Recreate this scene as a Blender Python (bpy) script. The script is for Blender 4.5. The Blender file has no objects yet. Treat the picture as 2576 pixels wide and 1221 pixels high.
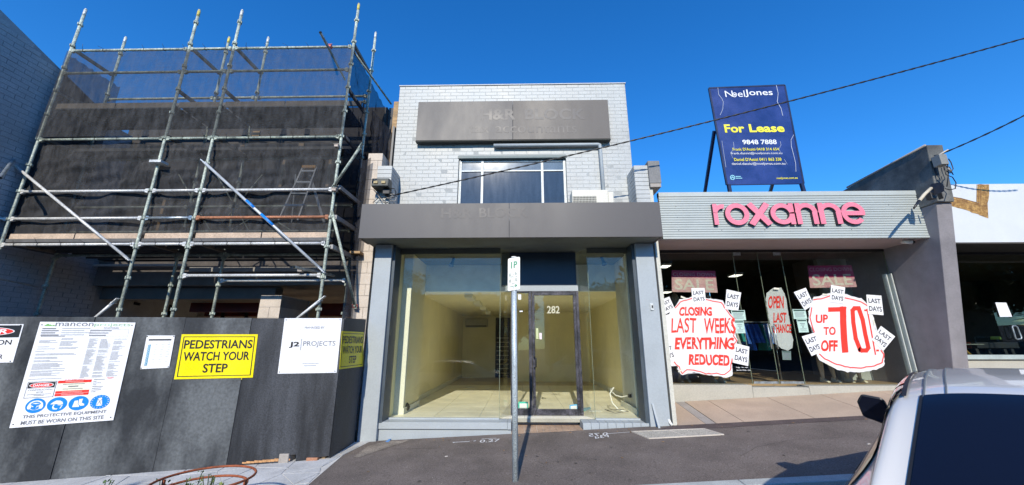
import bpy, bmesh, math, random
from mathutils import Vector, Matrix, Euler
random.seed(7)
SC = bpy.context.scene
COL = SC.collection
R = math.radians

# ---------------------------------------------------------------- camera
F, CX, CY = 960.0, 1288.0, 610.5          # focal length and centre on a 2576 px wide picture
THETA, PSI = R(15.2), R(1.095)
cam_d = bpy.data.cameras.new('camera'); cam = bpy.data.objects.new('camera', cam_d); COL.objects.link(cam)
cam_d.sensor_width = 36; cam_d.lens = F/2576*36; cam_d.clip_start = 0.05; cam_d.clip_end = 2000
cam.rotation_euler = Euler((R(90)+THETA, 0, PSI), 'XYZ')
SC.camera = cam

# ---------------------------------------------------------------- daylight
SUN_EL, SUN_AZ = R(30.5), R(5.0)          # light travels towards +Y, 5 degrees to +X
world = bpy.data.worlds.new('World'); SC.world = world; world.use_nodes = True
wn = world.node_tree; wn.nodes.clear()
wo = wn.nodes.new('ShaderNodeOutputWorld'); wb = wn.nodes.new('ShaderNodeBackground')
sky = wn.nodes.new('ShaderNodeTexSky'); sky.sky_type = 'NISHITA'; sky.sun_disc = False
sky.sun_elevation = SUN_EL; sky.sun_rotation = R(180)+SUN_AZ
sky.altitude = 0; sky.air_density = 1.0; sky.dust_density = 0.1; sky.ozone_density = 4.0
hs = wn.nodes.new('ShaderNodeHueSaturation'); hs.inputs['Saturation'].default_value = 1.28; hs.inputs['Value'].default_value = 1.45
tn = wn.nodes.new('ShaderNodeVectorMath'); tn.operation = 'MULTIPLY'; tn.inputs[1].default_value = (.66, 1.0, 1.22)
wn.links.new(sky.outputs[0], hs.inputs['Color']); wn.links.new(hs.outputs[0], tn.inputs[0]); wn.links.new(tn.outputs[0], wb.inputs[0])
wb.inputs[1].default_value = 0.13
wn.links.new(wb.outputs[0], wo.inputs[0])
sd = bpy.data.lights.new('sun', 'SUN'); sd.energy = 4.7; sd.angle = R(0.5); sd.color = (1.0, .925, .79)
sun = bpy.data.objects.new('sun', sd); COL.objects.link(sun)
_dir = Vector((math.sin(SUN_AZ)*math.cos(SUN_EL), math.cos(SUN_AZ)*math.cos(SUN_EL), -math.sin(SUN_EL)))
sun.rotation_euler = _dir.to_track_quat('-Z', 'Y').to_euler()
sun.location = (-3, -20, 15)
SC.view_settings.view_transform = 'Standard'; SC.view_settings.look = 'None'
SC.view_settings.exposure = 0.05; SC.view_settings.gamma = 1.0; SC.view_settings.use_curve_mapping = False
SC.cycles.max_bounces = 12; SC.cycles.diffuse_bounces = 8; SC.cycles.transparent_max_bounces = 24; SC.cycles.use_denoising = True
SC.cycles.sample_clamp_indirect = 12.0

# ---------------------------------------------------------------- measuring helpers
MROT = cam.rotation_euler.to_matrix()
def ray(x, y): return MROT @ Vector(((x-CX)/F, -(y-CY)/F, -1.0))
def P(x, y, D):                            # point at depth D (world Y)
    d = ray(x, y); return d*(D/d.y)
def hitp(x, y, p0, n):
    d = ray(x, y); return d*(p0.dot(n)/d.dot(n))
def gz(X, D): return -1.295 + .052*X - .03*(6.4-D)     # footpath plane
GN = Vector((.052, .03, -1.0)); GP = Vector((0, 6.4, -1.295))
def G(x, y): return hitp(x, y, GP, GN)

# ---------------------------------------------------------------- materials
MATS = {}
def mat(name, col, rough=.7, metal=0., var=.12, scale=3., fine=.06, fscale=60., bump=.15, bscale=80., spec=.5, col2=None, streak=None, coat=0., rvar=.08, rp=(.35, .68)):
    if name in MATS: return MATS[name]
    m = bpy.data.materials.new(name); m.use_nodes = True; nt = m.node_tree; N = nt.nodes; L = nt.links
    b = N['Principled BSDF']; b.inputs['Roughness'].default_value = rough; b.inputs['Metallic'].default_value = metal
    b.inputs['Specular IOR Level'].default_value = spec; b.inputs['Coat Weight'].default_value = coat
    g = N.new('ShaderNodeNewGeometry'); mp = N.new('ShaderNodeMapping'); L.new(g.outputs['Position'], mp.inputs['Vector'])
    if streak: mp.inputs['Scale'].default_value = streak
    n1 = N.new('ShaderNodeTexNoise'); n1.inputs['Scale'].default_value = scale; n1.inputs['Detail'].default_value = 6; n1.inputs['Roughness'].default_value = .6
    L.new(mp.outputs[0], n1.inputs['Vector'])
    n2 = N.new('ShaderNodeTexNoise'); n2.inputs['Scale'].default_value = fscale; n2.inputs['Detail'].default_value = 3
    L.new(g.outputs['Position'], n2.inputs['Vector'])
    c = Vector(col[:3]); cr = N.new('ShaderNodeValToRGB'); L.new(n1.outputs['Fac'], cr.inputs['Fac'])
    lo = c*(1-var); hi = Vector(col2[:3]) if col2 else c*(1+var)
    cr.color_ramp.elements[0].position = rp[0]; cr.color_ramp.elements[1].position = rp[1]
    cr.color_ramp.elements[0].color = (*lo, 1); cr.color_ramp.elements[1].color = (*hi, 1)
    mr = N.new('ShaderNodeMapRange'); mr.inputs[1].default_value = .3; mr.inputs[2].default_value = .7
    mr.inputs[3].default_value = 1-fine*2; mr.inputs[4].default_value = 1+fine*2; L.new(n2.outputs['Fac'], mr.inputs[0])
    mx = N.new('ShaderNodeVectorMath'); mx.operation = 'SCALE'; L.new(cr.outputs[0], mx.inputs[0]); L.new(mr.outputs[0], mx.inputs['Scale'])
    L.new(mx.outputs[0], b.inputs['Base Color'])
    r2 = N.new('ShaderNodeMapRange'); r2.inputs[1].default_value = .3; r2.inputs[2].default_value = .7
    r2.inputs[3].default_value = max(0, rough-rvar); r2.inputs[4].default_value = min(1, rough+rvar); L.new(n1.outputs['Fac'], r2.inputs[0]); L.new(r2.outputs[0], b.inputs['Roughness'])
    if bump > 0:
        bp = N.new('ShaderNodeBump'); bp.inputs['Strength'].default_value = bump; bp.inputs['Distance'].default_value = .004
        n3 = N.new('ShaderNodeTexNoise'); n3.inputs['Scale'].default_value = bscale; n3.inputs['Detail'].default_value = 4
        L.new(g.outputs['Position'], n3.inputs['Vector']); L.new(n3.outputs['Fac'], bp.inputs['Height']); L.new(bp.outputs[0], b.inputs['Normal'])
    MATS[name] = m; return m
def glass(name, tint=(.93, .96, .92), ior=1.5, gloss_rough=0.0, dens=0.0):
    if name in MATS: return MATS[name]
    m = bpy.data.materials.new(name); m.use_nodes = True; nt = m.node_tree; N = nt.nodes; L = nt.links; N.clear()
    o = N.new('ShaderNodeOutputMaterial'); t = N.new('ShaderNodeBsdfTransparent'); t.inputs[0].default_value = (*tint, 1)
    g = N.new('ShaderNodeBsdfGlossy'); g.inputs['Roughness'].default_value = gloss_rough; g.inputs[0].default_value = (1, 1, 1, 1)
    f = N.new('ShaderNodeFresnel'); gb = N.new('ShaderNodeNewGeometry'); ir = N.new('ShaderNodeMapRange'); ir.inputs[3].default_value = ior; ir.inputs[4].default_value = 1/ior; L.new(gb.outputs['Backfacing'], ir.inputs[0]); L.new(ir.outputs[0], f.inputs[0])
    mx = N.new('ShaderNodeMixShader'); L.new(f.outputs[0], mx.inputs[0]); L.new(t.outputs[0], mx.inputs[1]); L.new(g.outputs[0], mx.inputs[2])
    if dens > 0:                      # dust film on the pane
        d = N.new('ShaderNodeBsdfDiffuse'); d.inputs[0].default_value = (.5, .5, .46, 1)
        m2 = N.new('ShaderNodeMixShader'); ge = N.new('ShaderNodeNewGeometry'); nz = N.new('ShaderNodeTexNoise'); nz.inputs['Scale'].default_value = 2.2; nz.inputs['Detail'].default_value = 7
        L.new(ge.outputs['Position'], nz.inputs['Vector']); mr = N.new('ShaderNodeMapRange'); mr.inputs[1].default_value = .3; mr.inputs[2].default_value = .75
        mr.inputs[3].default_value = dens*.3; mr.inputs[4].default_value = dens*1.6; L.new(nz.outputs['Fac'], mr.inputs[0]); L.new(mr.outputs[0], m2.inputs[0])
        L.new(mx.outputs[0], m2.inputs[1]); L.new(d.outputs[0], m2.inputs[2]); L.new(m2.outputs[0], o.inputs[0])
    else: L.new(mx.outputs[0], o.inputs[0])
    MATS[name] = m; return m
def net_mat(name, opac=.6, col=(.085, .085, .09)):
    m = bpy.data.materials.new(name); m.use_nodes = True; nt = m.node_tree; N = nt.nodes; L = nt.links; N.clear()
    o = N.new('ShaderNodeOutputMaterial'); t = N.new('ShaderNodeBsdfTransparent')
    d = N.new('ShaderNodeBsdfDiffuse'); ge = N.new('ShaderNodeNewGeometry')
    mp = N.new('ShaderNodeMapping'); mp.inputs['Scale'].default_value = (8, 8, 70); L.new(ge.outputs['Position'], mp.inputs[0])
    n = N.new('ShaderNodeTexNoise'); n.inputs['Scale'].default_value = 1.5; n.inputs['Detail'].default_value = 5; L.new(mp.outputs[0], n.inputs['Vector'])
    mp2 = N.new('ShaderNodeMapping'); mp2.inputs['Scale'].default_value = (3.2, 1, .9); L.new(ge.outputs['Position'], mp2.inputs[0])
    n2 = N.new('ShaderNodeTexNoise'); n2.inputs['Scale'].default_value = 3.5; n2.inputs['Detail'].default_value = 9; n2.inputs['Roughness'].default_value = .72; n2.inputs['Distortion'].default_value = .15; L.new(mp2.outputs[0], n2.inputs['Vector'])
    a = N.new('ShaderNodeMath'); a.operation = 'ADD'; L.new(n.outputs['Fac'], a.inputs[0]); L.new(n2.outputs['Fac'], a.inputs[1])
    mr = N.new('ShaderNodeMapRange'); mr.inputs[1].default_value = .6; mr.inputs[2].default_value = 1.4; mr.inputs[3].default_value = opac-.16; mr.inputs[4].default_value = min(.97, opac+.16)
    L.new(a.outputs[0], mr.inputs[0])
    cr = N.new('ShaderNodeValToRGB'); cr.color_ramp.elements[0].color = (*[c*.62 for c in col], 1); cr.color_ramp.elements[1].color = (*[c*1.6 for c in col], 1)  # light and dark tones stand in for shading of the folds
    cr.color_ramp.elements[0].position = .35; cr.color_ramp.elements[1].position = .7
    L.new(n2.outputs['Fac'], cr.inputs[0]); L.new(cr.outputs[0], d.inputs[0])
    mx = N.new('ShaderNodeMixShader'); L.new(mr.outputs[0], mx.inputs[0]); L.new(t.outputs[0], mx.inputs[1]); L.new(d.outputs[0], mx.inputs[2]); L.new(mx.outputs[0], o.inputs[0])
    return m

# ---------------------------------------------------------------- object helpers
WORG = {}
def tag(o, label=None, cat=None, group=None, kind=None):
    if label: o['label'] = label
    if cat: o['category'] = cat
    if group: o['group'] = group
    if kind: o['kind'] = kind
    return o
def empty(name, loc, label=None, cat=None, group=None, rz=0):
    o = bpy.data.objects.new(name, None); COL.objects.link(o); o.location = loc; o.rotation_euler = (0, 0, rz); o.empty_display_size = .2
    WORG[o.name] = Vector(loc); return tag(o, label, cat, group)
def V(*a): return Vector(a)
class MB:
    def __init__(s): s.v = []; s.f = []; s.sm = []
    def quad(s, a, b, c, d, sm=False): s.poly([a, b, c, d], sm)
    def poly(s, pts, sm=False):
        i = len(s.v); s.v += [Vector(p) for p in pts]; s.f.append(list(range(i, i+len(pts)))); s.sm.append(sm)
    def mesh(s, vs, fs, sm=False):
        i = len(s.v); s.v += [Vector(p) for p in vs]
        for f in fs: s.f.append([i+k for k in f]); s.sm.append(sm)
    def box(s, x0, x1, y0, y1, z0, z1):
        vs = [(x0,y0,z0),(x1,y0,z0),(x1,y1,z0),(x0,y1,z0),(x0,y0,z1),(x1,y0,z1),(x1,y1,z1),(x0,y1,z1)]
        s.mesh(vs, [(0,3,2,1),(4,5,6,7),(0,1,5,4),(1,2,6,5),(2,3,7,6),(3,0,4,7)]); return s
    def hexa(s, b, t):                   # two loops of 4 points
        n = len(b); vs = list(b)+list(t); fs = [tuple(reversed(range(n))), tuple(range(n, 2*n))]
        for k in range(n): fs.append((k, (k+1) % n, n+(k+1) % n, n+k))
        s.mesh(vs, fs); return s
    def slab(s, pts, off):               # planar polygon extruded by vector off
        off = Vector(off); return s.hexa([Vector(p) for p in pts], [Vector(p)+off for p in pts])
    def tube(s, pts, r, n=8, cap=True, rr=None):
        pts = [Vector(p) for p in pts]; rings = []; up = None
        for k, p in enumerate(pts):
            d = (pts[min(k+1, len(pts)-1)]-pts[max(k-1, 0)]).normalized()
            if up is None: up = Vector((0, 0, 1)) if abs(d.z) < .9 else Vector((1, 0, 0))
            a = d.cross(up).normalized(); b = a.cross(d).normalized(); up = b
            rad = rr[k] if rr else r
            rings.append([p+(a*math.cos(t)+b*math.sin(t))*rad for t in [2*math.pi*j/n for j in range(n)]])
        i = len(s.v)
        for rg in rings: s.v += rg
        for k in range(len(rings)-1):
            for j in range(n):
                s.f.append([i+k*n+j, i+k*n+(j+1) % n, i+(k+1)*n+(j+1) % n, i+(k+1)*n+j]); s.sm.append(True)
        if cap:
            s.f.append([i+j for j in reversed(range(n))]); s.sm.append(False)
            s.f.append([i+(len(rings)-1)*n+j for j in range(n)]); s.sm.append(False)
        return s
    def bar(s, a, b, w, h=None):         # rectangular bar between two points
        a = Vector(a); b = Vector(b); h = h or w; d = (b-a).normalized()
        up = Vector((0, 0, 1)) if abs(d.z) < .95 else Vector((0, 1, 0))
        x = d.cross(up).normalized()*w/2; y = x.cross(d).normalized()*h/2
        s.hexa([a-x-y, a+x-y, a+x+y, a-x+y], [b-x-y, b+x-y, b+x+y, b-x+y]); return s
    def build(s, name, m, parent=None, local=False, bevel=0, kind=None):
        org = Vector((0, 0, 0))
        if parent is not None and not local: org = WORG.get(parent.name, Vector((0, 0, 0)))
        me = bpy.data.meshes.new(name); me.from_pydata([v-org for v in s.v], [], s.f); me.validate()
        if len(me.polygons) == len(s.sm): me.polygons.foreach_set('use_smooth', s.sm)
        bm = bmesh.new(); bm.from_mesh(me); bmesh.ops.recalc_face_normals(bm, faces=bm.faces)
        if bevel > 0:
            bmesh.ops.remove_doubles(bm, verts=bm.verts, dist=1e-5)
            bmesh.ops.bevel(bm, geom=[e for e in bm.edges if len(e.link_faces) == 2 and e.calc_face_angle(0) > .5], offset=bevel, segments=2, profile=.5, affect='EDGES', clamp_overlap=True)
        bm.to_mesh(me); bm.free()
        if m: me.materials.append(m)
        o = bpy.data.objects.new(name, me); COL.objects.link(o)
        if parent is not None: o.parent = parent; WORG[o.name] = org
        if kind: o['kind'] = kind
        return o
def box(name, m, parent, x0, x1, y0, y1, z0, z1, bevel=0):
    b = MB(); b.box(x0, x1, y0, y1, z0, z1); return b.build(name, m, parent, bevel=bevel)
def share(o, name, loc, parent, rz=0, scl=None):            # another piece with the same mesh
    c = bpy.data.objects.new(name, o.data); COL.objects.link(c); c.parent = parent
    c.location = Vector(loc)-(WORG.get(parent.name, Vector((0, 0, 0))) if parent else Vector((0, 0, 0))); c.rotation_euler = (0, 0, rz)
    if scl: c.scale = scl
    return c
def copy_tree(o, parent=None):
    c = o.copy(); COL.objects.link(c); c.parent = parent
    for ch in o.children: copy_tree(ch, c)
    return c

# ---------------------------------------------------------------- lettering and print
_T = {}
def text_mesh(s, bold=0., shear=0.):
    k = (s, bold, shear)
    if k in _T: return _T[k]
    cu = bpy.data.curves.new('t', 'FONT'); cu.body = s; cu.offset = bold; cu.resolution_u = 3; cu.shear = shear
    ob = bpy.data.objects.new('t', cu); COL.objects.link(ob); dg = bpy.context.evaluated_depsgraph_get(); dg.update()
    me = ob.evaluated_get(dg).to_mesh(); vs = [v.co.copy() for v in me.vertices]; fs = [tuple(p.vertices) for p in me.polygons]
    ob.evaluated_get(dg).to_mesh_clear(); bpy.data.objects.remove(ob); bpy.data.curves.remove(cu)
    x0 = min(v.x for v in vs); x1 = max(v.x for v in vs); y0 = min(v.y for v in vs); y1 = max(v.y for v in vs)
    _T[k] = ([((v.x-x0)/(x1-x0), 1-(v.y-y0)/(y1-y0)) for v in vs], fs); return _T[k]
def jago(pts, amp, seed, seg=4):           # open jittered line
    r2 = random.Random(seed); out = []
    for a, c in zip(pts, pts[1:]):
        n = max(1, int(math.hypot(c[0]-a[0], c[1]-a[1])/(seg*4)))
        for k in range(n): u = k/n; out.append((a[0]+(c[0]-a[0])*u+r2.uniform(-amp, amp), a[1]+(c[1]-a[1])*u+r2.uniform(-amp, amp)))
    return out+[pts[-1]]
class Quad:                              # four world corners TL TR BR BL; (u,v) with v downwards
    vm = None
    def __init__(s, tl, tr, br, bl):
        s.c = [Vector(p) for p in (tl, tr, br, bl)]
        s.n = (s.c[1]-s.c[0]).cross(s.c[3]-s.c[0]).normalized()
        if s.n.dot(s.c[0]) > 0: s.n = -s.n
    def at(s, u, v, off=0.):
        if s.vm:
            for (p, q_), (r_, t_) in zip(s.vm, s.vm[1:]):
                if v <= r_: v = q_+(t_-q_)*(v-p)/(r_-p); break
        a, b, c, d = s.c; return (a*(1-u)+b*u)*(1-v)+(d*(1-u)+c*u)*v+s.n*off
def text_on(q, items, m, parent, off=.003, name='lettering', wob=0.):
    """items: (string, u0, v0, u1, v1, bold)"""
    for it in items:
        b = MB()
        st, u0, v0, u1, v1 = it[:5]; bold = it[5] if len(it) > 5 else 0.; sh = it[6] if len(it) > 6 else 0.
        vs, fs = text_mesh(st, bold, sh)
        pts = []
        for (x, y) in vs:
            if wob: x, y = x+wob*math.sin(y*5+x*9), y+wob*1.6*math.sin(x*14+1)
            pts.append(q.at(u0+(u1-u0)*x, v0+(v1-v0)*y, off))
        b.mesh(pts, fs); o = b.build(name, m, parent)
    return o
def polys_on(q, polys, m, parent, off=.002, name='print'):
    b = MB()
    for k, p in enumerate(polys): b.poly([q.at(u, v, off+.00003*(k % 9)) for u, v in p])
    return b.build(name, m, parent, kind='stuff' if len(polys) > 1 and name in ('small_print', 'symbol', 'hand_marks', 'logo') else None)
def rect(u0, v0, u1, v1): return [(u0, v0), (u1, v0), (u1, v1), (u0, v1)]
def ell(cu, cv, ru, rv, n=28): return [(cu+ru*math.cos(2*math.pi*k/n), cv+rv*math.sin(2*math.pi*k/n)) for k in range(n)]
def strokes(path, w):                    # polyline to quads in uv
    out = []
    for a, b in zip(path, path[1:]):
        dx, dy = b[0]-a[0], b[1]-a[1]; l = math.hypot(dx, dy) or 1; nx, ny = -dy/l*w/2, dx/l*w/2; ex, ey = dx/l*w*.3, dy/l*w*.3
        out.append([(a[0]+nx-ex, a[1]+ny-ey), (b[0]+nx+ex, b[1]+ny+ey), (b[0]-nx+ex, b[1]-ny+ey), (a[0]-nx-ex, a[1]-ny-ey)])
    return out
def board(name, q, th, m, label, cat, bevel=0):
    """sign board as a top-level mesh"""
    b = MB(); b.hexa([p for p in q.c], [p-q.n*th for p in q.c]); o = b.build(name, m, None)
    return tag(o, label, cat)
def pxquad(pts, D, off=0): return Quad(*[P(x, y, D)+Vector((0, -off, 0)) for x, y in pts])

# common materials
M = {}
M['white_sign'] = mat('white_sign', (.78, .79, .82), .35, var=.04, bump=0)
M['black_print'] = mat('black_print', (.02, .02, .022), .4, var=.05, bump=0)
M['grey_print'] = mat('grey_print', (.16, .17, .2), .4, var=.05, bump=0)
M['lgrey_print'] = mat('pale_grey_print', (.36, .38, .42), .4, var=.05, bump=0)
M['red_print'] = mat('red_print', (.72, .03, .02), .4, var=.05, bump=0)
M['blue_print'] = mat('blue_print', (.01, .22, .72), .4, var=.05, bump=0)
M['green_print'] = mat('green_print', (.03, .25, .13), .4, var=.05, bump=0)
M['yellow'] = mat('yellow_sign', (.86, .72, .005), .35, var=.04, bump=0)
M['galv'] = mat('galvanised', (.42, .47, .49), .42, .75, var=.25, scale=14, fine=.15, fscale=150, bump=.1)
M['blue_grey_paint'] = mat('blue_grey_paint', (.36, .40, .425), .6, var=.06, scale=2.5, fine=.03, bump=.25, bscale=45)
M['dark_metal'] = mat('dark_metal', (.03, .03, .033), .45, .3, var=.2)
M['black_plastic'] = mat('black_plastic', (.016, .016, .018), .45, var=.2, scale=20)
M['white_paint'] = mat('white_paint', (.72, .72, .68), .5, var=.05, bump=.08)
M['wood'] = mat('raw_timber', (.38, .25, .13), .75, var=.3, scale=6, streak=(1, 1, 4))
# ================================================================ ground
m_asph = mat('asphalt', (.165, .138, .121), .92, var=.2, scale=1.6, fine=.2, fscale=75, bump=.55, bscale=190, spec=.25)
m_road = mat('road_asphalt', (.07, .068, .066), .9, var=.15, scale=1.2, fine=.3, fscale=150, bump=.5)
m_kerb = mat('kerb_concrete', (.42, .44, .42), .85, var=.12, scale=5, fine=.12, fscale=120)
m_tan = mat('tan_concrete', (.43, .33, .245), .85, var=.1, scale=2.2, fine=.09, fscale=120)
m_conc = mat('concrete', (.34, .31, .28), .85, var=.15, scale=3)
m_stone = mat('paving_stone', (.52, .52, .51), .8, var=.14, scale=2.5, fine=.08)
m_mortar = mat('mortar', (.6, .58, .54), .9, var=.1)
def sheet(name, pts, m, up=0., zf=gz, kind='structure', parent=None):
    b = MB(); b.poly([(x, y, zf(x, y)+up) for x, y in pts]); return b.build(name, m, parent, kind=kind)
b = MB(); b.quad((-200, -200, -12.5+.0), (200, -200, 8.3), (200, 200, 8.3), (-200, 200, -12.5)); g = b.build('ground', m_road, None, kind='structure')
KD = 4.06
def rz_(X, D): return gz(X, KD)-.14-.08*(KD-max(D, 0))
b = MB()
for (d0, d1) in ((-12, 0), (0, KD)):
    b.quad((-60, d0, rz_(-60, d0)), (60, d0, rz_(60, d0)), (60, d1, rz_(60, d1)), (-60, d1, rz_(-60, d1)))
b.build('road', m_road, None, kind='structure')
# kerb as separate lengths of concrete
kb = MB(); kj = -60
k_root = empty('kerb', (0, KD, gz(0, KD))); k_root['kind'] = 'structure'
joints = [-8.0, -5.9, -3.7, -1.45, .62, 2.11, 4.3, 6.5, 8.8, 60]; x0 = -60
for j in joints:
    bb = MB(); a, c = x0+.004, j-.004
    bb.hexa([(a, KD, gz(a, KD)-.35), (c, KD, gz(c, KD)-.35), (c, KD+.15, gz(c, KD+.15)-.35), (a, KD+.15, gz(a, KD+.15)-.35)],
            [(a, KD+.015, gz(a, KD)+.002), (c, KD+.015, gz(c, KD)+.002), (c, KD+.15, gz(c, KD+.15)+.006), (a, KD+.15, gz(a, KD+.15)+.006)])
    bb.build('kerb_stone', m_kerb, k_root, bevel=.008); x0 = j
sheet('footpath', [(-60, KD+.15), (60, KD+.15), (60, 6.44), (-60, 6.44)], m_asph)
b = MB(); b.box(-60, 60, 6.4, 30, -5, -2.2); 
# tan slabs in front of the right-hand shops, each poured slab a piece
sl = empty('slab_paving', (5, 6.6, gz(5, 6.6))); sl['kind'] = 'structure'
def slab_piece(pts, m, up=.0, name='paving_slab'):
    bb = MB(); bb.hexa([(x, y, gs(x, y)-.06) for x, y in pts], [(x, y, gs(x, y)+up) for x, y in pts]); return bb.build(name, m, sl, bevel=.004)
def gx(x, y): p = G(x, y); return (p.x, p.y)
front = [(1703, 1068), (1855, 1060), (1893, 1058), (1998, 1051), (2268, 1035)]
back = [(1690, 1010), (1763, 1008), (1812, 1002), (1862, 1001), (2078, 993), (2298, 985)]
YB = 7.56
def gs(x, y): return gz(x, 6.4)+(y-6.4)*.146
xs_f = [2.42, 2.84, 3.0, 3.42, 4.49, 5.46, 6.5, 7.6, 10, 14]
xs_b = xs_f
slab_m = [m_tan, m_conc, m_tan, m_tan, m_tan, m_tan, m_tan, m_tan, m_tan]
for k in range(9):
    e = .005
    slab_piece([(xs_f[k]+e, 6.4), (xs_f[k+1]-e, 6.4), (xs_b[k+1]-e, YB), (xs_b[k]+e, YB)], slab_m[k], up=.003 if k != 1 else -.001)
# crazy paving under the hoarding
cp = empty('crazy_paving', (-3.2, 5.2, gz(-3.2, 5.2))); cp['kind'] = 'structure'
pts_b = [(-60, KD+.152), (G(785, 1221).x, KD+.152), (-2.42, 5.75), (-2.3, 6.42), (-60, 6.42)]
bb = MB(); bb.poly([(x, y, gz(x, y)+.004) for x, y in pts_b]); bb.build('mortar_bed', m_mortar, cp)
edge = lambda y: (G(785, 1221).x + (y-KD-.15)/(5.75-KD-.15)*(-2.42-G(785, 1221).x)) if y < 5.75 else -2.42+(y-5.75)*.18
rnd = random.Random(3)
gxs = [-9.0+.47*i for i in range(18)]; gys = [KD+.16, 4.62, 4.98, 5.35, 5.72, 6.06, 6.41]
grid = {}
for i, X in enumerate(gxs):
    for j, Y in enumerate(gys):
        jx = rnd.uniform(-.15, .15); jy = rnd.uniform(-.12, .12) if 0 < j < len(gys)-1 else 0
        YY = Y+jy; grid[i, j] = (min(X+jx, edge(YY)-.01), YY)
def shrink(p, s=.012):
    cx = sum(a for a, _ in p)/len(p); cy = sum(b for _, b in p)/len(p)
    o = []
    for a, c in p:
        d = math.hypot(a-cx, c-cy) or 1; o.append((a-(a-cx)/d*s, c-(c-cy)/d*s))
    return o
for i in range(len(gxs)-1):
    for j in range(len(gys)-1):
        q4 = [grid[i, j], grid[i+1, j], grid[i+1, j+1], grid[i, j+1]]
        ar = abs(sum(q4[k][0]*q4[(k+1) % 4][1]-q4[(k+1) % 4][0]*q4[k][1] for k in range(4)))/2
        if ar < .02 or q4[0][0] < -7.6: continue
        tris = [q4] if rnd.random() < .45 else ([q4[:3], [q4[0], q4[2], q4[3]]] if rnd.random() < .5 else [[q4[0], q4[1], q4[3]], q4[1:]])
        for t in tris:
            ar = abs(sum(t[k][0]*t[(k+1) % len(t)][1]-t[(k+1) % len(t)][0]*t[k][1] for k in range(len(t))))/2
            if ar < .012: continue
            t = shrink(t); u = .009+rnd.uniform(0, .003)
            bb = MB(); bb.hexa([(x, y, gz(x, y)+.001) for x, y in t], [(x, y, gz(x, y)+u) for x, y in t]); bb.build('paving_stone', m_stone, cp)
m_asph2 = mat('newer_asphalt', (.105, .082, .078), .9, var=.2, scale=3, fine=.2, fscale=80, bump=.5, spec=.25)
sheet('asphalt_strip', [(1.9, 6.12), (4.0, 6.16), (9, 6.22), (14, 6.2), (14, 6.397), (2.3, 6.397)], m_asph2, .004)
m_dust = mat('dusty_ground', (.24, .205, .17), .95, var=.3, scale=5, fine=.2, fscale=60)
dp = [G(x, y) for x, y in ((890, 1150), (925, 1124), (965, 1112), (1030, 1108), (1010, 1116), (985, 1124), (950, 1136), (905, 1152))]
bb = MB(); bb.poly([gp_(p) for p in dp] if False else [(p.x, p.y, gz(p.x, p.y)+.0042) for p in dp]); bb.build('dusty_patch', m_dust, None, kind='structure')
m_crack = mat('crack', (.03, .025, .024), .95, bump=0)
def crack(name, pts, w, m, jit=.012, seed=0):
    r4 = random.Random(seed); P_ = [Vector((G(x, y).x, G(x, y).y, 0)) for x, y in pts]; full = []
    for a, c in zip(P_, P_[1:]):
        n = max(2, int((c-a).length/.06)); full += [a.lerp(c, k/n)+Vector((r4.uniform(-jit, jit), r4.uniform(-jit, jit), 0)) for k in range(n)]
    full.append(P_[-1]); bb = MB()
    for k, (a, c) in enumerate(zip(full, full[1:])):
        d = (c-a).normalized(); n_ = Vector((-d.y, d.x, 0))*w/2*r4.uniform(.5, 1.2); bb.quad(*[(q_.x, q_.y, gz(q_.x, q_.y)+.0046+.0001*(k % 3)) for q_ in (a+n_, c+n_, c-n_, a-n_)])
    bb.build(name, m, None, kind='structure')
crack('footpath_crack', [(900, 1140), (985, 1131), (1100, 1128)], .006, m_crack, seed=1)
crack('footpath_crack', [(1860, 1150), (1905, 1125), (1990, 1108), (2120, 1102)], .004, m_crack, seed=2)
# service pit: frame and two lids
m_lid = mat('lid_concrete', (.42, .39, .33), .85, var=.1, scale=8, fine=.3, fscale=90, bump=.6, bscale=60)
pc = [G(1588, 1087), G(1772, 1080), G(1822, 1095), G(1632, 1105)]
po = empty('pit_cover', sum(pc, V(0, 0, 0))/4, 'speckled concrete service pit cover with two lids set in asphalt', 'pit cover')
def gp(p, up=0): return (p.x, p.y, gz(p.x, p.y)+up)
def lerp2(u, v): return (pc[0]*(1-u)+pc[1]*u)*(1-v)+(pc[3]*(1-u)+pc[2]*u)*v
bb = MB()
for (u0, v0, u1, v1) in ((0, 0, 1, .06), (0, .94, 1, 1), (0, .06, .02, .94), (.98, .06, 1, .94), (.485, .06, .515, .94)):
    q4 = [lerp2(u0, v0), lerp2(u1, v0), lerp2(u1, v1), lerp2(u0, v1)]; bb.hexa([gp(p, -.03) for p in q4], [gp(p, .013) for p in q4])
bb.build('rim', mat('rim_concrete', (.55, .5, .43), .8), po)
for (u0, u1) in ((.025, .48), (.52, .975)):
    bb = MB(); q4 = [lerp2(u0, .07), lerp2(u1, .07), lerp2(u1, .93), lerp2(u0, .93)]; bb.hexa([gp(p, -.03) for p in q4], [gp(p, .009) for p in q4])
    bb.build('lid', m_lid, po)
# surveyor paint marks
m_pm = mat('white_road_paint', (.7, .7, .7), .7, var=.1, bump=0)
def ground_strokes(name, paths, w, m, label, cat='paint mark', up=.005):
    bb = MB(); k = 0
    for pth in paths:
        pts = [G(x, y) for x, y in pth]
        for a, c in zip(pts, pts[1:]):
            d = (c-a).normalized(); nn = V(-d.y, d.x, 0)*w/2; k += 1
            bb.quad(*[gp(p, up+.0001*(k % 7)) for p in (a+nn-d*w*.3, c+nn+d*w*.3, c-nn+d*w*.3, a-nn-d*w*.3)])
    o = bb.build(name, m, None); tag(o, label, cat); return o
def gt(name, s, tl, tr, br, bl, label):
    q = Quad(*[V(*gp(G(x, y), .005)) for x, y in (tl, tr, br, bl)]); q.n = V(0, 0, 1)
    vs, fs = text_mesh(s, .01); b = MB(); b.mesh([q.at(x, y) for x, y in vs], fs); o = b.build(name, m_pm, None); return tag(o, label, 'paint mark')
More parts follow.
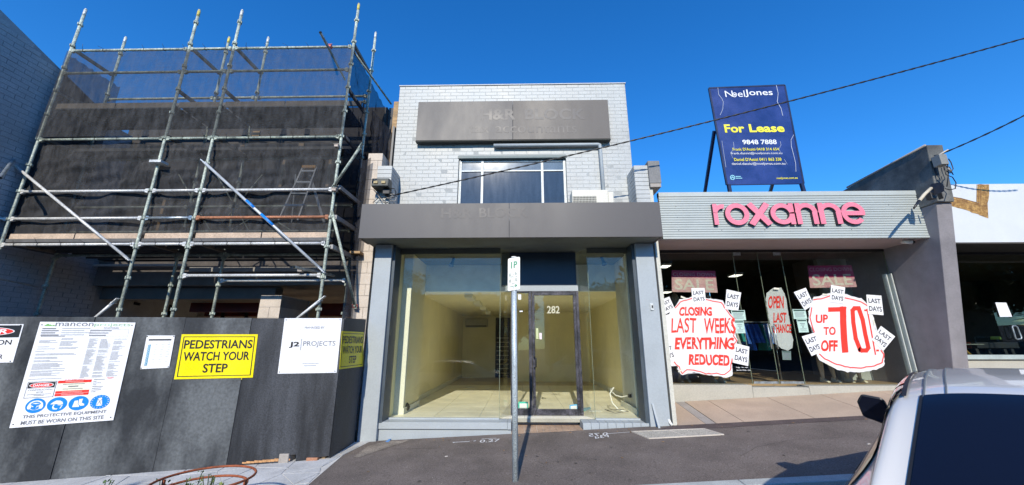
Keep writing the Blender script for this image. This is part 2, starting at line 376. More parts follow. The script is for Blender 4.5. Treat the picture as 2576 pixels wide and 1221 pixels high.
ground_strokes('paint_mark', [[(1140, 1114), (1180, 1112)], [(1143, 1114), (1141, 1115)], [(1192, 1111), (1196, 1110)]], .022, m_pm, 'thin white surveyor dash sprayed on asphalt left of the number 0.27')
gt('paint_mark', '0.27', (1208, 1108), (1258, 1105), (1256, 1112), (1206, 1115), 'white spray painted 0.27 on asphalt under the left shop window')
ground_strokes('paint_mark', [[(1212, 1105.5), (1248, 1103.5)]], .015, m_pm, 'short white line sprayed over the 0.27 mark')
gt('paint_mark', '0.75', (1530, 1089), (1480, 1092), (1482, 1100), (1528, 1096), 'white spray painted upside-down number left of the pit cover')
gt('paint_mark', 'P3d', (1530, 1095), (1496, 1099), (1498, 1105), (1532, 1101), 'second row of white sprayed letters left of the pit cover')
ground_strokes('paint_mark', [[(1530, 1092), (1588, 1088)]], .016, m_pm, 'white sprayed line running from the letters to the pit cover')
m_bp = mat('blue_road_paint', (.12, .3, .62), .8, var=.3, bump=0)
ground_strokes('paint_mark', [[(985, 1103), (979, 1107), (972, 1112)], [(980, 1108), (975, 1113)]], .035, m_bp, 'faded blue spray mark on the ground near the left pilaster')
# litter and pebbles
m_leaf = mat('dry_leaf', (.35, .2, .08), .8, var=.3, bump=0); m_peb = mat('pale_litter', (.4, .37, .34), .8, bump=0)
for k, (x, y, s, lab) in enumerate([(1123, 1149, .022, 'pale scrap of litter on asphalt near centre left'), (2185, 1118, .02, 'tiny pale chip on asphalt by the car')]):
    p = G(x, y); bb = MB(); bb.hexa([gp(p+V(s*c, s*.6*d, 0), .001) for c, d in ((-1, -1), (1, -.7), (.8, 1), (-.7, .8))], [gp(p+V(s*c, s*.6*d, 0)*.8, .008) for c, d in ((-1, -1), (1, -.7), (.8, 1), (-.7, .8))])
    tag(bb.build('litter', m_peb, None), lab, 'litter')
rnd = random.Random(11); bb = MB()
for k in range(230):
    X = rnd.uniform(-2.6, 6.5); Y = 4.3+abs(rnd.gauss(0, 1))*1.2 if rnd.random() < .5 else 6.38-abs(rnd.gauss(0, .25))
    if Y > 6.38: continue
    s = rnd.uniform(.0015, .005); c0 = rnd.uniform(0, 3)
    p = V(X, Y, gz(X, Y))
    bb.hexa([p+V(s*math.cos(c0+t), s*math.sin(c0+t), 0) for t in (0, 1.6, 3.1, 4.7)], [p+V(s*.6*math.cos(c0+t), s*.6*math.sin(c0+t), s*.8) for t in (0, 1.6, 3.1, 4.7)])
o = bb.build('grit', m_peb, None, kind='stuff'); tag(o, 'pale grit and chips scattered over the asphalt footpath', 'grit')

r5 = random.Random(31); bb = MB(); sp_ = MB()
for k in range(60):
    X = r5.uniform(-2.2, 6.4); Y = r5.uniform(4.25, 6.1); s = r5.uniform(.008, .02); n = 9
    sp_.poly([(X+s*r5.uniform(.7, 1.1)*math.cos(t), Y+s*r5.uniform(.7, 1.1)*math.sin(t), gz(X, Y)+.0052+.00003*k) for t in [2*math.pi*j/n for j in range(n)]])
tag(sp_.build('gum_spots', mat('gum_spot', (.07, .06, .055), .8, bump=0), None, kind='stuff'), 'dark flattened gum spots dotted over the asphalt footpath', 'gum spots')
for k in range(46):
    X = r5.uniform(-2.3, 6.5); Y = 6.38-abs(r5.gauss(0, .12)) if r5.random() < .6 else r5.uniform(4.25, 6.2); s = r5.uniform(.012, .028); a = r5.uniform(0, 6.28); z = gz(X, Y)
    d = V(math.cos(a)*s, math.sin(a)*s, 0); e = V(-d.y, d.x, 0)*.45; c = V(X, Y, z+.006)
    bb.mesh([c-d, c-e+V(0, 0, .004), c+d+V(0, 0, .003), c+e+V(0, 0, .007)], [(0, 1, 2, 3)])
tag(bb.build('fallen_leaves', m_leaf, None, kind='stuff'), 'small dry brown leaves along the foot of the shopfronts', 'leaves')
# ================================================================ grey two-storey shop in the middle
m_brick = mat('white_brick_paint', (.40, .415, .41), .5, var=.17, scale=1.6, fine=.05, bump=.5, bscale=30, spec=.6)
m_mort2 = mat('painted_mortar', (.34, .355, .35), .7, var=.08, bump=.3)
m_sign = mat('faded_grey_sign', (.078, .073, .074), .5, var=.09, scale=1.1, fine=.03, bump=.05, streak=(1, 1, .35))
m_sign2 = mat('faded_grey_sign_warm', (.076, .067, .063), .5, var=.1, scale=1.1, fine=.03, bump=.05, streak=(1, 1, .35))
m_ghost = mat('ghost_lettering', (.096, .088, .086), .5, var=.08, scale=2, bump=0)
m_ghost2 = mat('ghost_lettering_faint', (.083, .076, .075), .5, var=.08, scale=2, bump=0)
m_soffit = mat('soffit', (.12, .135, .125), .7, var=.2, scale=2)
m_navy = mat('navy_panel', (.018, .035, .065), .42, var=.15, scale=1.5, bump=.05)
m_bgp = M['blue_grey_paint']; m_dgp = mat('dark_reveal_paint', (.05, .07, .09), .5, var=.15)
m_al = mat('aged_white_frame', (.6, .63, .62), .45, var=.15, scale=9, fine=.1)
m_frame = mat('dark_door_frame', (.035, .036, .045), .42, .2, var=.5, scale=6, fine=.4, fscale=45, col2=(.075, .072, .09))
m_cream = mat('cream_interior', (.84, .78, .50), .8, var=.06, scale=1.2, bump=.05)
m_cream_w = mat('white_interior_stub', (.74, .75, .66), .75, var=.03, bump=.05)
m_ceil = mat('interior_ceiling', (.84, .79, .56), .85, var=.05)
m_floor = mat('interior_floor', (.80, .77, .64), .45, var=.08, scale=2, fine=.03)
m_floord = mat('interior_grout', (.36, .35, .28), .8)
G_shop = glass('shop_glass', (.985, .99, .95), 1.42, 0, .004)
shop = empty('shop_building', V(0, 6.6, gz(0, 6.6)), 'white painted brick two-storey shop with blank grey signs and empty glazed shopfront', 'building')
XL, XR = -2.6, 2.6                         # width
DW = 6.86                                  # upper wall plane
wl, wr = P(1002, 260, DW).x, P(1577, 260, DW).x; wt = P(1290, 214, DW).z
wxl, wxr = P(1152, 450, DW).x, P(1426, 450, DW).x; wzt = P(1290, 391, DW).z; wzb = 2.42
wall = MB()
wall.box(wl+.004, wr-.004, DW+.012, DW+.3, wzt, wt-.004); wall.box(wl+.004, wxl, DW+.012, DW+.3, 1.76, wzt); wall.box(wxr, wr-.004, DW+.012, DW+.3, 1.76, wzt); wall.box(wxl, wxr, DW+.012, DW+.3, 1.76, wzb)
wallo = wall.build('wall', m_mort2, shop)
# bricks, one by one: 300 as pieces, the rest joined
CH, BL = .0805, .242
def brick_mesh(w, h, d, j):
    bb = MB(); e = .004
    bb.hexa([(0, d, 0), (w, d, 0), (w, d, h), (0, d, h)], [(e+j*.3, 0, e), (w-e, 0, e*.6), (w-e*.7, 0, h-e), (e, 0, h-e*.8-j*.2)]); return bb
protos = {}
rnd = random.Random(5); spots = []
n_c = int((wt-1.8)/CH)
for c in range(n_c):
    z = wt-(c+1)*CH; off = 0 if c % 2 else -BL/2
    x = wl+off
    while x < wr-.01:
        a, b_ = max(x, wl), min(x+BL, wr)
        x += BL
        segs = [(a, b_)]
        if z+CH > wzb and z < wzt-.02: segs = [(a, min(b_, wxl)), (max(a, wxr), b_)]
        for (s0, s1) in segs:
            if s1-s0 > .04: spots.append((s0, s1-s0-.004, z))
def dist_score(s): return -abs(s[0])*.01-(-s[2]) * 0
rest = MB()
order = sorted(range(len(spots)), key=lambda i: spots[i][2])   # nearest (lowest) courses show largest
vis = [i for i in order if spots[i][2] > 2.36]
pick = set(vis[:298])
for i, (x, w, z) in enumerate(spots):
    d = .0055+rnd.uniform(0, .003); jj = rnd.uniform(0, .008)
    if i in pick:
        key = (round(w, 2), i % 3)
        if key not in protos:
            bm_ = brick_mesh(w, CH-.005, .02, jj); o = bm_.build('brick', m_brick, None); bpy.data.objects[o.name].data.name = 'brick'; protos[key] = o.data; bpy.data.objects.remove(o)
        c = bpy.data.objects.new('brick', protos[key]); COL.objects.link(c); c.parent = shop
        c.location = V(x, DW+.017-d, z+.0025)-WORG[shop.name]; c.rotation_euler = (rnd.uniform(-.004, .004), rnd.uniform(-.006, .006), rnd.uniform(-.008, .008))
    else:
        t = brick_mesh(w, CH-.005, .02, jj); rest.mesh([v+V(x, DW+.017-d, z+.0025) for v in t.v], t.f)
rest.build('brickwork', m_brick, shop, kind='stuff')
box('coping', mat('coping', (.5, .52, .54), .7), shop, wl-.01, wr+.01, DW-.008, DW+.32, wt, wt+.02)
box('building_shell', mat('roof_dark', (.15, .15, .15), .8), shop, wl+.02, wr-.02, DW+.32, 15.0, 1.9, wt-.1)
# upper window
win = box('window', m_dgp, shop, wxl, wxr, DW+.16, DW+.2, wzb, wzt)
lt = box('window_head', mat('window_head_paint', (.16, .2, .2), .6), shop, wxl-.02, wxr+.02, DW+.002, DW+.13, wzt-.055, wzt-.004)
fm = MB(); zt2 = wzt-.075
mx = [wxl+.03, P(1212, 450, DW).x, P(1365, 450, DW).x, wxr-.03]
for k, x in enumerate(mx): fm.box(x-.024, x+.024, DW+.07, DW+.13, wzb, zt2)
ztr = P(1290, 431, DW+.1).z
fm.box(wxl+.01, wxr-.01, DW+.08, DW+.135, ztr-.014, ztr+.014); fm.box(wxl+.01, wxr-.01, DW+.08, DW+.135, zt2-.03, zt2)
fm.box(wxl+.01, wxl+.03, DW+.05, DW+.14, wzb, zt2)
fm.build('frame', m_al, win, bevel=.004)
m_up = mat('blind_behind_glass', (.16, .22, .30), .55, var=.25, scale=2.5, streak=(3, 1, .5), fine=.1)
m_up2 = mat('blind_pale', (.42, .5, .58), .5, var=.2, scale=3)
def up_glass(name='dusty_glass'):
    m = mat(name, (.04, .065, .105), .10, rvar=.01, var=.12, scale=3, fine=.05, streak=(4, 1, .6), bump=0, spec=.35); return m
mg = up_glass()
for a, c in zip(mx, mx[1:]):
    box('pane', mg, win, a+.024, c-.024, DW+.10, DW+.11, wzb, ztr-.014); box('pane', mat('pale_pane', (.13, .18, .24), .11, rvar=.01, var=.15, scale=4, spec=.4, bump=.03, bscale=5), win, a+.024, c-.024, DW+.10, DW+.11, ztr+.014, zt2-.03)
box('sill', m_al, win, wxl, wxr, DW+.0, DW+.15, wzb-.05, wzb)
# upper sign, two panels, faint ghost lettering
SD = 6.72
sx = [P(1049.5, 300, SD).x, P(1290, 300, SD).x, P(1532.5, 300, SD).x]; sz0, sz1 = P(1290, 351.5, SD).z, P(1290, 254, SD).z
for k in range(2):
    o = box('sign_panel', m_sign2 if k else m_sign, shop, sx[k]+.002, sx[k+1]-.002, SD, SD+.13, sz0, sz1, bevel=.004)
box('sign_rim', mat('sign_edge', (.05, .055, .05), .6), shop, sx[0]-.008, sx[2]+.008, SD+.01, SD+.128, sz0-.012, sz0-.001)
q = pxquad([(1050, 254), (1530, 254), (1534, 351), (1048, 351)], SD, .001)
ug = lambda x, y: ((x-1049)/484, (y-254)/97)
def grect(x0, y0, x1, y1): a, b_ = ug(x0, y0); c, d = ug(x1, y1); return a, b_, c, d
text_on(q, [('H&R', *grect(1210, 275, 1300, 303), .03), ('BLOCK', *grect(1322, 274, 1474, 302), .03)], m_ghost, shop, .0015, 'ghost_lettering')
text_on(q, [('tax', *grect(1182, 317, 1232, 335), .0), ('accountants', *grect(1248, 316, 1452, 335), .0)], m_ghost2, shop, .0015, 'ghost_lettering')
# conduit: tube under the sign turning down
pb = MB(); cz = P(1370, 366, 6.8).z; cxl, cxr = P(1242, 366, 6.8).x, P(1509, 366, 6.8).x
pb.tube([(cxl, 6.79, cz), (cxr-.03, 6.79, cz), (cxr-.005, 6.79, cz-.01), (cxr, 6.79, cz-.05), (cxr+.015, 6.79, 2.3)], .035, 10)
pb.build('conduit', m_bgp, shop)
# parapet wing walls with brick joints
def wing(x0, x1, ztop, zb=1.76, name='wing_wall'):
    o = box(name, m_mort2, shop, x0, x1, 6.412, DW+.005, zb, ztop-.004); bb = MB(); z = ztop; c = 0
    while z > zb+CH:
        z -= CH; c += 1; y = 6.41-(c % 2)*.12
        bb.box(x0-.003, x1+.003, 6.402, 6.412, z+.004, z+CH-.004)
        yy = 6.41
        while yy < DW-.02:
            y1 = min(yy+(BL if (c % 2 or yy > 6.42) else BL/2), DW+.002)
            for xs in (x0-.006, x1-.002): bb.box(xs, xs+.008, yy+.006, y1-.002, z+.004, z+CH-.004)
            yy = y1
    bb.build('brickwork', m_brick, o, kind='stuff'); return o
WZ = P(967, 417, 6.4).z
wing(-2.6, P(984, 440, 6.4).x, WZ); wing(P(1597, 440, 6.4).x, P(1630, 440, 6.4).x, P(1610, 416, 6.4).z)
gb0, gb1 = P(1629, 430, 6.4).x+.004, P(1659, 430, 6.4).x
m_gblock = mat('dark_grey_render', (.2, .2, .2), .8, var=.12)
box('end_block', m_gblock, shop, gb0, gb1, 6.36, 6.86, P(1645, 462, 6.38).z, P(1645, 406, 6.38).z, bevel=.008)
box('end_block_base', m_conc, shop, gb0+.01, gb1-.01, 6.37, 6.84, P(1645, 471, 6.38).z, P(1645, 462, 6.38).z-.002)
m_crw = mat('cream_party_wall', (.56, .55, .48), .75, var=.06)
box('party_wall_end', m_crw, shop, P(1648, 620, 6.42).x, P(1676, 800, 6.42).x, 6.425, 6.62, -1.25, P(1645, 471, 6.38).z-.002)
# canopy
CF = 6.0; cl, cr_, cm = P(906, 555, CF).x, P(1664, 555, CF).x, P(1281, 555, CF).x; cz0, cz1 = 1.716, P(1281, 511, CF).z
for k, (a, c) in enumerate(((cl, cm), (cm, cr_))):
    box('fascia_panel', m_sign, shop, a+.0015, c-.0015, CF, CF+.04, cz0, cz1, bevel=.003)
for a, c in ((cl, cl+.03), (cr_-.03, cr_)): box('fascia_return', m_sign, shop, a, c, CF+.042, 6.40, cz0, cz1)
box('canopy_roof', m_gblock, shop, cl+.032, cr_-.032, CF+.042, DW+.01, 1.95, 2.02)
box('soffit', m_soffit, shop, cl+.032, cr_-.032, CF+.042, 8.2, cz0+.006, cz0+.05)
q = pxquad([(906, 512), (1662, 504), (1668, 592), (904, 597)], CF, .001)
cg = lambda x, y: ((x-905)/759, (y-508)/88)
def crect(x0, y0, x1, y1): a, b_ = cg(x0, y0); c, d = cg(x1, y1); return a, b_, c, d
text_on(q, [('H&R', *crect(1112, 524, 1190, 550), .02), ('BLOCK', *crect(1208, 523, 1330, 549), .02)], m_ghost2, shop, .0015, 'ghost_lettering')
# pilasters, plinths, reveals
GF, GD = 6.75, 7.06                        # glass plane, door plane
FZ = -1.14
def column(name, m, x0, x1, y0, y1, z1, par, bev=.006):
    b = MB(); b.hexa([(x0, y0, gz(x0, y0)-.05), (x1, y0, gz(x1, y0)-.05), (x1, y1, gz(x1, y0)-.05), (x0, y1, gz(x0, y0)-.05)], [(x0, y0, z1), (x1, y0, z1), (x1, y1, z1), (x0, y1, z1)])
    return b.build(name, m, par, bevel=bev)
PF = 6.41
pl0, pl1 = P(918, 900, PF).x, P(963, 900, PF).x; pr0, pr1 = P(1622, 900, PF).x, P(1671, 900, PF).x
column('pilaster', m_bgp, pl0, pl1, PF, 6.95, cz0-.002, shop); column('pilaster', m_bgp, pr0, pr1, PF, 6.95, cz0-.002, shop)
# dark reveals beside the glass
for x0, x1 in ((pl1+.002, pl1+.05), (pr0-.05, pr0-.002)): box('reveal', m_dgp, shop, x0, x1, PF+.06, GF+.06, FZ-.02, cz0-.003)
lgx = P(1257, 900, GF).x; rgx = P(1490, 900, GF).x; dl, dr = P(1285, 900, GD).x, P(1462, 900, GD).x
def plinth(x0, x1, ret_x, ret_side):
    b = MB(); pts = [(x0, 6.5), (x1, 6.5)]
    if ret_side > 0: loop = [(x0, 6.5), (ret_x, 6.5), (ret_x, GD+.05), (x1-.02, GD+.05), (x0, GD+.05)]; loop = [(x0, 6.5), (ret_x, 6.5), (ret_x+.0, GD-.1), (x0, GD-.1)]
    else: loop = [(ret_x, 6.5), (x1, 6.5), (x1, GD-.1), (ret_x, GD-.1)]
    b.hexa([(x, y, gz(x, 6.5)-.06) for x, y in loop], [(x, y, FZ-.115) for x, y in loop]); p = b.build('plinth', m_bgp, shop, bevel=.004)
    # sill course of bricks laid on edge
    a, c = (x0, ret_x) if ret_side > 0 else (ret_x, x1)
    if ret_side > 0: box('sill', m_bgp, p, a, c-.06, 6.47, 6.8, FZ-.108, FZ-.01, bevel=.005); box('sill', m_bgp, p, c-.058, c, 6.467, 6.8, FZ-.11, FZ-.01, bevel=.005); return p
    n = int((c-a)/.118); w = (c-a)/n
    for k in range(n):
        s = MB(); s.box(a+k*w+.002, a+(k+1)*w-.002, 6.47+random.uniform(-.003, .003), 6.8, FZ-.113, FZ-.01+random.uniform(-.002, .002)); s.build('sill_brick', m_bgp, p, bevel=.004)
    return p
plinth(pl1+.002, 0, P(1286, 1075, 6.5).x, 1); plinth(0, pr0-.002, P(1466, 1075, 6.5).x, -1)
# entrance step and brick paver ramp
stx0, stx1 = P(1286, 1075, 6.5).x+.004, P(1466, 1075, 6.5).x-.004
box('door_step', m_bgp, shop, stx0, stx1, 6.94, 7.35, FZ-.16, FZ-.012, bevel=.006)
m_pav = mat('clay_paver', (.42, .29, .2), .85, var=.2, scale=7, fine=.1)
ramp = MB(); ramp.hexa([(stx0, 6.42, gz(stx0, 6.42)-.05), (stx1, 6.42, gz(stx1, 6.42)-.05), (stx1, 6.938, FZ-.2), (stx0, 6.938, FZ-.2)], [(stx0, 6.42, gz(stx0, 6.42)+.0), (stx1, 6.42, gz(stx1, 6.42)+.0), (stx1, 6.938, FZ-.125), (stx0, 6.938, FZ-.125)])
rp = ramp.build('threshold_ramp', m_mortar, shop)
cols, rows = 11, 5
for i in range(cols):
    for j in range(rows):
        def rp_(u, v, up=.006): x = stx0+(stx1-stx0)*u; return V(x, 6.42+.518*v, gz(x, 6.42)*(1-v)+(FZ-.125)*v+up+random.uniform(0, .0005))
        u0, u1, v0, v1 = (i+.03)/cols, (i+.97)/cols, (j+.04)/rows, (j+.96)/rows
        s = MB(); s.hexa([rp_(u0, v0, .001), rp_(u1, v0, .001), rp_(u1, v1, .001), rp_(u0, v1, .001)], [rp_(u0, v0), rp_(u1, v0), rp_(u1, v1), rp_(u0, v1)]); s.build('paver', m_pav, rp)
# header over the door
hz0, hz1 = P(1370, 733, GD).z, P(1370, 719, GD).z
box('door_header', m_bgp, shop, dl-.1, dr+.0, GD-.02, GD+.12, hz0, hz1, bevel=.003)
box('header_panel', m_navy, shop, dl-.02, P(1449, 680, GD).x, GD-.01, GD+.1, hz1+.002, cz0-.002, bevel=.002)
box('header_panel', m_soffit, shop, lgx+.01, dl-.022, GD+.0, GD+.1, hz1+.002, cz0-.002)
# shopfront glazing
gt_ = cz0-.09
head = MB(); head.box(pl1+.05, lgx, GF-.01, GF+.05, gt_, cz0-.003); head.box(rgx, pr0-.05, GF-.01, GF+.05, gt_, cz0-.003)
head.build('glazing_head', mat('glazing_head_paint', (.09, .1, .085), .6), shop)
m_chan = mat('glass_edge', (.22, .26, .18), .2, var=.1, bump=0)
def glasspane(x0, x1, y0, y1, z0, z1, name='shop_window'):
    return box(name, G_shop, shop, x0, x1, y0, y1, z0, z1)
lw = glasspane(pl1+.055, lgx-.004, GF, GF+.008, FZ, gt_); rw = glasspane(rgx+.004, pr0-.055, GF, GF+.008, FZ, gt_)
b = MB(); b.hexa([(lgx, GF+.002, FZ), (lgx+.008, GF+.002, FZ), (dl-.01, GD, FZ), (dl-.018, GD, FZ)], [(lgx, GF+.002, cz0), (lgx+.008, GF+.002, cz0), (dl-.01, GD, cz0), (dl-.018, GD, cz0)]); lr = b.build('shop_window', G_shop, shop)
b = MB(); b.hexa([(dr+.01, GD, FZ), (dr+.018, GD, FZ), (rgx, GF+.002, FZ), (rgx-.008, GF+.002, FZ)], [(dr+.01, GD, cz0), (dr+.018, GD, cz0), (rgx, GF+.002, cz0), (rgx-.008, GF+.002, cz0)]); rr = b.build('shop_window', G_shop, shop)
for x in (lgx, rgx): box('glass_joint', m_chan, shop, x-.003, x+.003, GF-.002, GF+.012, FZ, gt_)
for s, x0, x1 in ((0, pl1+.055, lgx), (1, rgx, pr0-.055)): box('bottom_channel', m_bgp, shop, x0, x1, GF-.02, GF+.03, FZ-.012, FZ+.012)
# door and side light
dw = .055; zt = hz0-.004
fx = [dl, P(1336, 900, GD).x, dr]
fr = MB()
fr.box(fx[0], fx[0]+.045, GD-.02, GD+.08, FZ-.01, zt); fr.box(fx[1]-.035, fx[1]+.02, GD-.02, GD+.08, FZ-.01, zt); fr.box(fx[2]-.05, fx[2]+.0, GD-.02, GD+.08, FZ-.01, zt)
fr.box(fx[0]+.046, fx[1]-.036, GD-.02, GD+.08, zt-.02, zt); fr.box(fx[0]+.046, fx[1]-.036, GD-.02, GD+.08, FZ-.01, FZ+.11); fr.box(fx[1]+.021, fx[2]-.051, GD-.02, GD+.08, zt-.02, zt)
fro = fr.build('door_frame', m_frame, shop, bevel=.003)
box('side_light', G_shop, shop, fx[0]+.046, fx[1]-.036, GD+.02, GD+.028, FZ+.11, zt-.02)
x0, x1 = fx[1]+.024, fx[2]-.055; ds = MB(); z0, z1 = FZ+.005, zt-.024
ds.box(x0, x0+.05, GD-.03, GD+.01, z0, z1); ds.box(x1-.05, x1, GD-.03, GD+.01, z0, z1); ds.box(x0+.051, x1-.051, GD-.03, GD+.01, z1-.05, z1); ds.box(x0+.051, x1-.051, GD-.03, GD+.01, z0, z0+.10)
door = ds.build('door', m_frame, shop, bevel=.003)
box('pane', G_shop, door, x0+.051, x1-.051, GD-.014, GD-.006, z0+.1, z1-.05)
hb = MB(); hx = x0+.028; hz = (P(1340, 898, GD).z, P(1340, 925, GD).z)
hb.tube([(hx, GD-.03, hz[0]), (hx, GD-.07, hz[0]), (hx+.03, GD-.09, hz[0]-.02), (hx+.03, GD-.09, hz[1]+.02), (hx, GD-.07, hz[1]), (hx, GD-.03, hz[1])], .011, 8); hb.build('handle', M['black_plastic'], door)
q = pxquad([(1376, 770), (1408, 770), (1408, 790), (1376, 790)], GD-.016)
text_on(q, [('282', 0, .0, 1, .95, .02)], mat('number_decal', (.52, .5, .36), .5, bump=0), door, .001, 'number')
def sticker(pts, D, m, label, cat='sticker'):
    qq = pxquad(pts, D); b = MB(); b.hexa(qq.c, [p+V(0, .0012, 0) for p in qq.c]); o = b.build('sticker', m, None); return tag(o, label, cat)
sticker([(1348, 826), (1354, 826), (1355, 853), (1349, 853)], GD-.02, mat('pale_green_sticker', (.5, .55, .3), .5, bump=0), 'narrow pale green sticker on glass door left of the white one')
sticker([(1356, 838), (1363, 838), (1363, 854), (1357, 854)], GD-.02, mat('pink_white_sticker', (.75, .62, .64), .5, bump=0), 'small white and pink sticker on glass door under number')
for (x, y, w, h) in ((1303, 741, 8, 13), (1307, 782, 8, 3)): sticker([(x, y), (x+w, y), (x+w, y+h), (x, y+h)], GD+.015, M['white_sign'], 'small white square sticker high on the side light' if h > 5 else 'thin white strip sticker on the side light below the square one')
for pts, m, lab in (([(1304, 1011), (1328, 1011), (1329, 1028), (1304, 1028)], mat('teal_card', (.05, .55, .42), .5, bump=0), 'teal edged card inside the foot of the side light'),
                    ([(1433, 1019), (1453, 1017), (1453, 1031), (1433, 1031)], mat('sky_card', (.1, .42, .75), .5, bump=0), 'blue and white card inside the bottom corner of the door')):
    qq = pxquad(pts, GD+.06 if pts[0][0] < 1400 else GD+.03); b = MB(); b.hexa(qq.c, [p+V(0, .003, 0) for p in qq.c]); o = b.build('card', m, None); tag(o, lab, 'card'); polys_on(qq, [rect(.12, .25, .88, .9)], M['white_sign'], o, .002)
# ---- inside
ib = 15.2; iz = 1.14
XI = 2.2
box('interior_floor', m_floord, shop, -2.3, 2.4, 6.8, ib, FZ-.06, FZ-.006)
n = 0
for i in range(6):
    for j in range(9):
        if n < 300: box('floor_tile', m_floor, shop, -2.2+i*.76+.003, -2.2+(i+1)*.76-.003, 6.83+j*.6+.003, 6.83+(j+1)*.6-.003, FZ-.006, FZ)
box('interior_floor', mat('far_floor', (.55, .48, .34), .5), shop, -2.2, 2.36, 12.25, ib, FZ-.005, FZ-.001)
iw = MB(); iw.box(-2.34, -2.2, 6.86, ib, FZ, 1.9); iw.box(2.36, 2.5, 6.86, ib, FZ, 1.9); iw.box(-2.2, 2.36, ib, ib+.15, FZ, 1.9); iw.build('interior_wall', m_cream, shop)
box('interior_ceiling', m_ceil, shop, -2.2, 2.36, 8.32, ib, iz, iz+.05)
box('bulkhead', mat('bulkhead_paint', (.72, .80, .82), .7), shop, -2.2, 2.36, 8.2, 8.315, iz, cz0+.004)  # pale blue of the reflected sky is mixed into this colour
zl = P(1000, 697, 7.15).z
box('wall_stub', m_cream_w, shop, -2.2, -2.03, 7.12, 7.2, FZ, cz0); box('wall_stub', m_cream, shop, -2.2, -2.035, 7.202, 8.19, FZ, cz0)
box('wall_stub', m_cream_w, shop, 2.02, 2.36, 7.12, 7.2, FZ, cz0)
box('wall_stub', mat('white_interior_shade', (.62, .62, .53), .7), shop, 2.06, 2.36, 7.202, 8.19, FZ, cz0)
for x in (-2.03, 2.0): box('skirting', m_cream_w, shop, x-.0 if x < 0 else x, x+.02, 7.1, 8.19, FZ, FZ+.1)
box('skirting', m_cream_w, shop, -2.2, -2.18, 8.2, ib, FZ, FZ+.1); box('skirting', m_cream_w, shop, 2.34, 2.36, 8.2, ib, FZ, FZ+.1)
for k, D in enumerate((8.9, 10.2, 11.7, 13.3)):
    x = P([1183, 1202, 1217, 1229][k], [745, 760, 775, 786][k], D).x
    t = empty('ceiling_light', (x, D, iz-.1), ['nearest rectangular ceiling light inside empty shop', 'second rectangular ceiling light inside empty shop', 'third rectangular ceiling light inside empty shop', 'farthest small ceiling light inside empty shop'][k], 'ceiling light', 'box lights on the shop ceiling')
    box('housing', m_cream_w, t, x-.09, x+.09, D-.35, D+.35, iz-.085, iz-.002, bevel=.01); box('diffuser', M['white_paint'], t, x-.075, x+.075, D-.33, D+.33, iz-.095, iz-.0855)
# back wall features
a0, a1 = P(1172, 812, ib), P(1228, 812, ib)
t = empty('wall_air_conditioner', (a0.x, ib-.1, a0.z), 'split system air conditioner high on the back wall inside empty shop', 'air conditioner')
box('case', mat('ac_cream', (.45, .42, .28), .5), t, a0.x, a1.x, ib-.22, ib-.01, P(1200, 824, ib).z, P(1200, 803, ib).z, bevel=.03); box('vent', M['black_plastic'], t, a0.x+.05, a1.x-.05, ib-.235, ib-.221, P(1200, 823, ib).z, P(1200, 820, ib).z)
d0, d1 = P(1246, 900, ib-.05).x, P(1283, 900, ib-.05).x
dk = box('doorway', mat('dark_void', (.015, .015, .014), .7), shop, d0, d1, ib-.05, ib-.01, FZ, P(1260, 800, ib).z)
for k in range(9): box('shelf', m_floord, dk, d0+.05, d1-.05, ib-.12, ib-.052, FZ+.15+k*.16, FZ+.18+k*.16)
d0, d1 = P(1330, 900, ib-.05).x, P(1385, 900, ib-.05).x
box('doorway', mat('brown_door', (.12, .09, .05), .6), shop, d0, d1, ib-.05, ib-.01, FZ, P(1340, 812, ib).z)
box('partition', m_cream, shop, P(1240, 900, 13.5).x+.8, 2.36, 13.5, 13.6, FZ, iz)
# spotlights hanging from the front ceiling, sky reflection put into their blue
for k, (x, y) in enumerate(((1140, 658), (1515, 655))):
    p = P(x, y, 7.5); t = empty('spotlight', p, ['blue grey spotlight under the ceiling behind the big left window', 'blue grey spotlight under the ceiling behind the narrow right window'][k], 'spotlight')
    m_sp = mat('spot_blue', (.03, .09, .25), .4); s = 1 if k == 0 else -1
    b = MB(); b.tube([(p.x, p.y, cz0+.004), (p.x, p.y, p.z+.1)], .012, 6); b.build('stem', m_sp, t)
    b = MB(); b.tube([p+V(.03*s, 0, .12), p+V(.01*s, -.01, .05), p+V(-.01*s, -.03, -.03), p+V(-.03*s, -.06, -.1)], .03, 10, rr=[.02, .03, .032, .055]); b.build('shade', m_sp, t)
# rubbish and cords
m_rub = mat('dark_rag', (.04, .04, .03), .8, var=.5, scale=20)
def lump(name, m, c, rx, ry, rz2, label, cat, seed=0, n=10):
    b = MB(); r2 = random.Random(seed); rings = []
    for j in range(6):
        ph = math.pi*j/5
        rings.append([V(c.x+rx*math.sin(ph)*math.cos(t)*r2.uniform(.7, 1.2), c.y+ry*math.sin(ph)*math.sin(t)*r2.uniform(.7, 1.2), c.z+rz2*(1-math.cos(ph))*.5*r2.uniform(.85, 1.1)) for t in [2*math.pi*k/n for k in range(n)]])
    vs = [v for rg in rings for v in rg]; fs = [(j*n+k, j*n+(k+1) % n, (j+1)*n+(k+1) % n, (j+1)*n+k) for j in range(5) for k in range(n)]
    b.mesh(vs, fs); o = b.build(name, m, None); return tag(o, label, cat)
p = P(1009, 1034, 7.1); lump('cable_heap', m_rub, V(p.x, 7.35, FZ), .08, .1, .16, 'dark tangled heap on the floor inside the left window', 'cable heap', 4)
b = MB(); s = V(1.98, 7.7, FZ+.3)
b.tube([(2.02, 7.72, FZ+.24), (1.9, 7.7, FZ+.22), (1.78, 7.65, FZ+.26), (1.68, 7.6, FZ+.36), (1.74, 7.55, FZ+.4), (1.66, 7.55, FZ+.3), (1.68, 7.5, FZ+.15), (1.78, 7.45, FZ+.03), (1.9, 7.4, FZ+.015)], .012, 8)
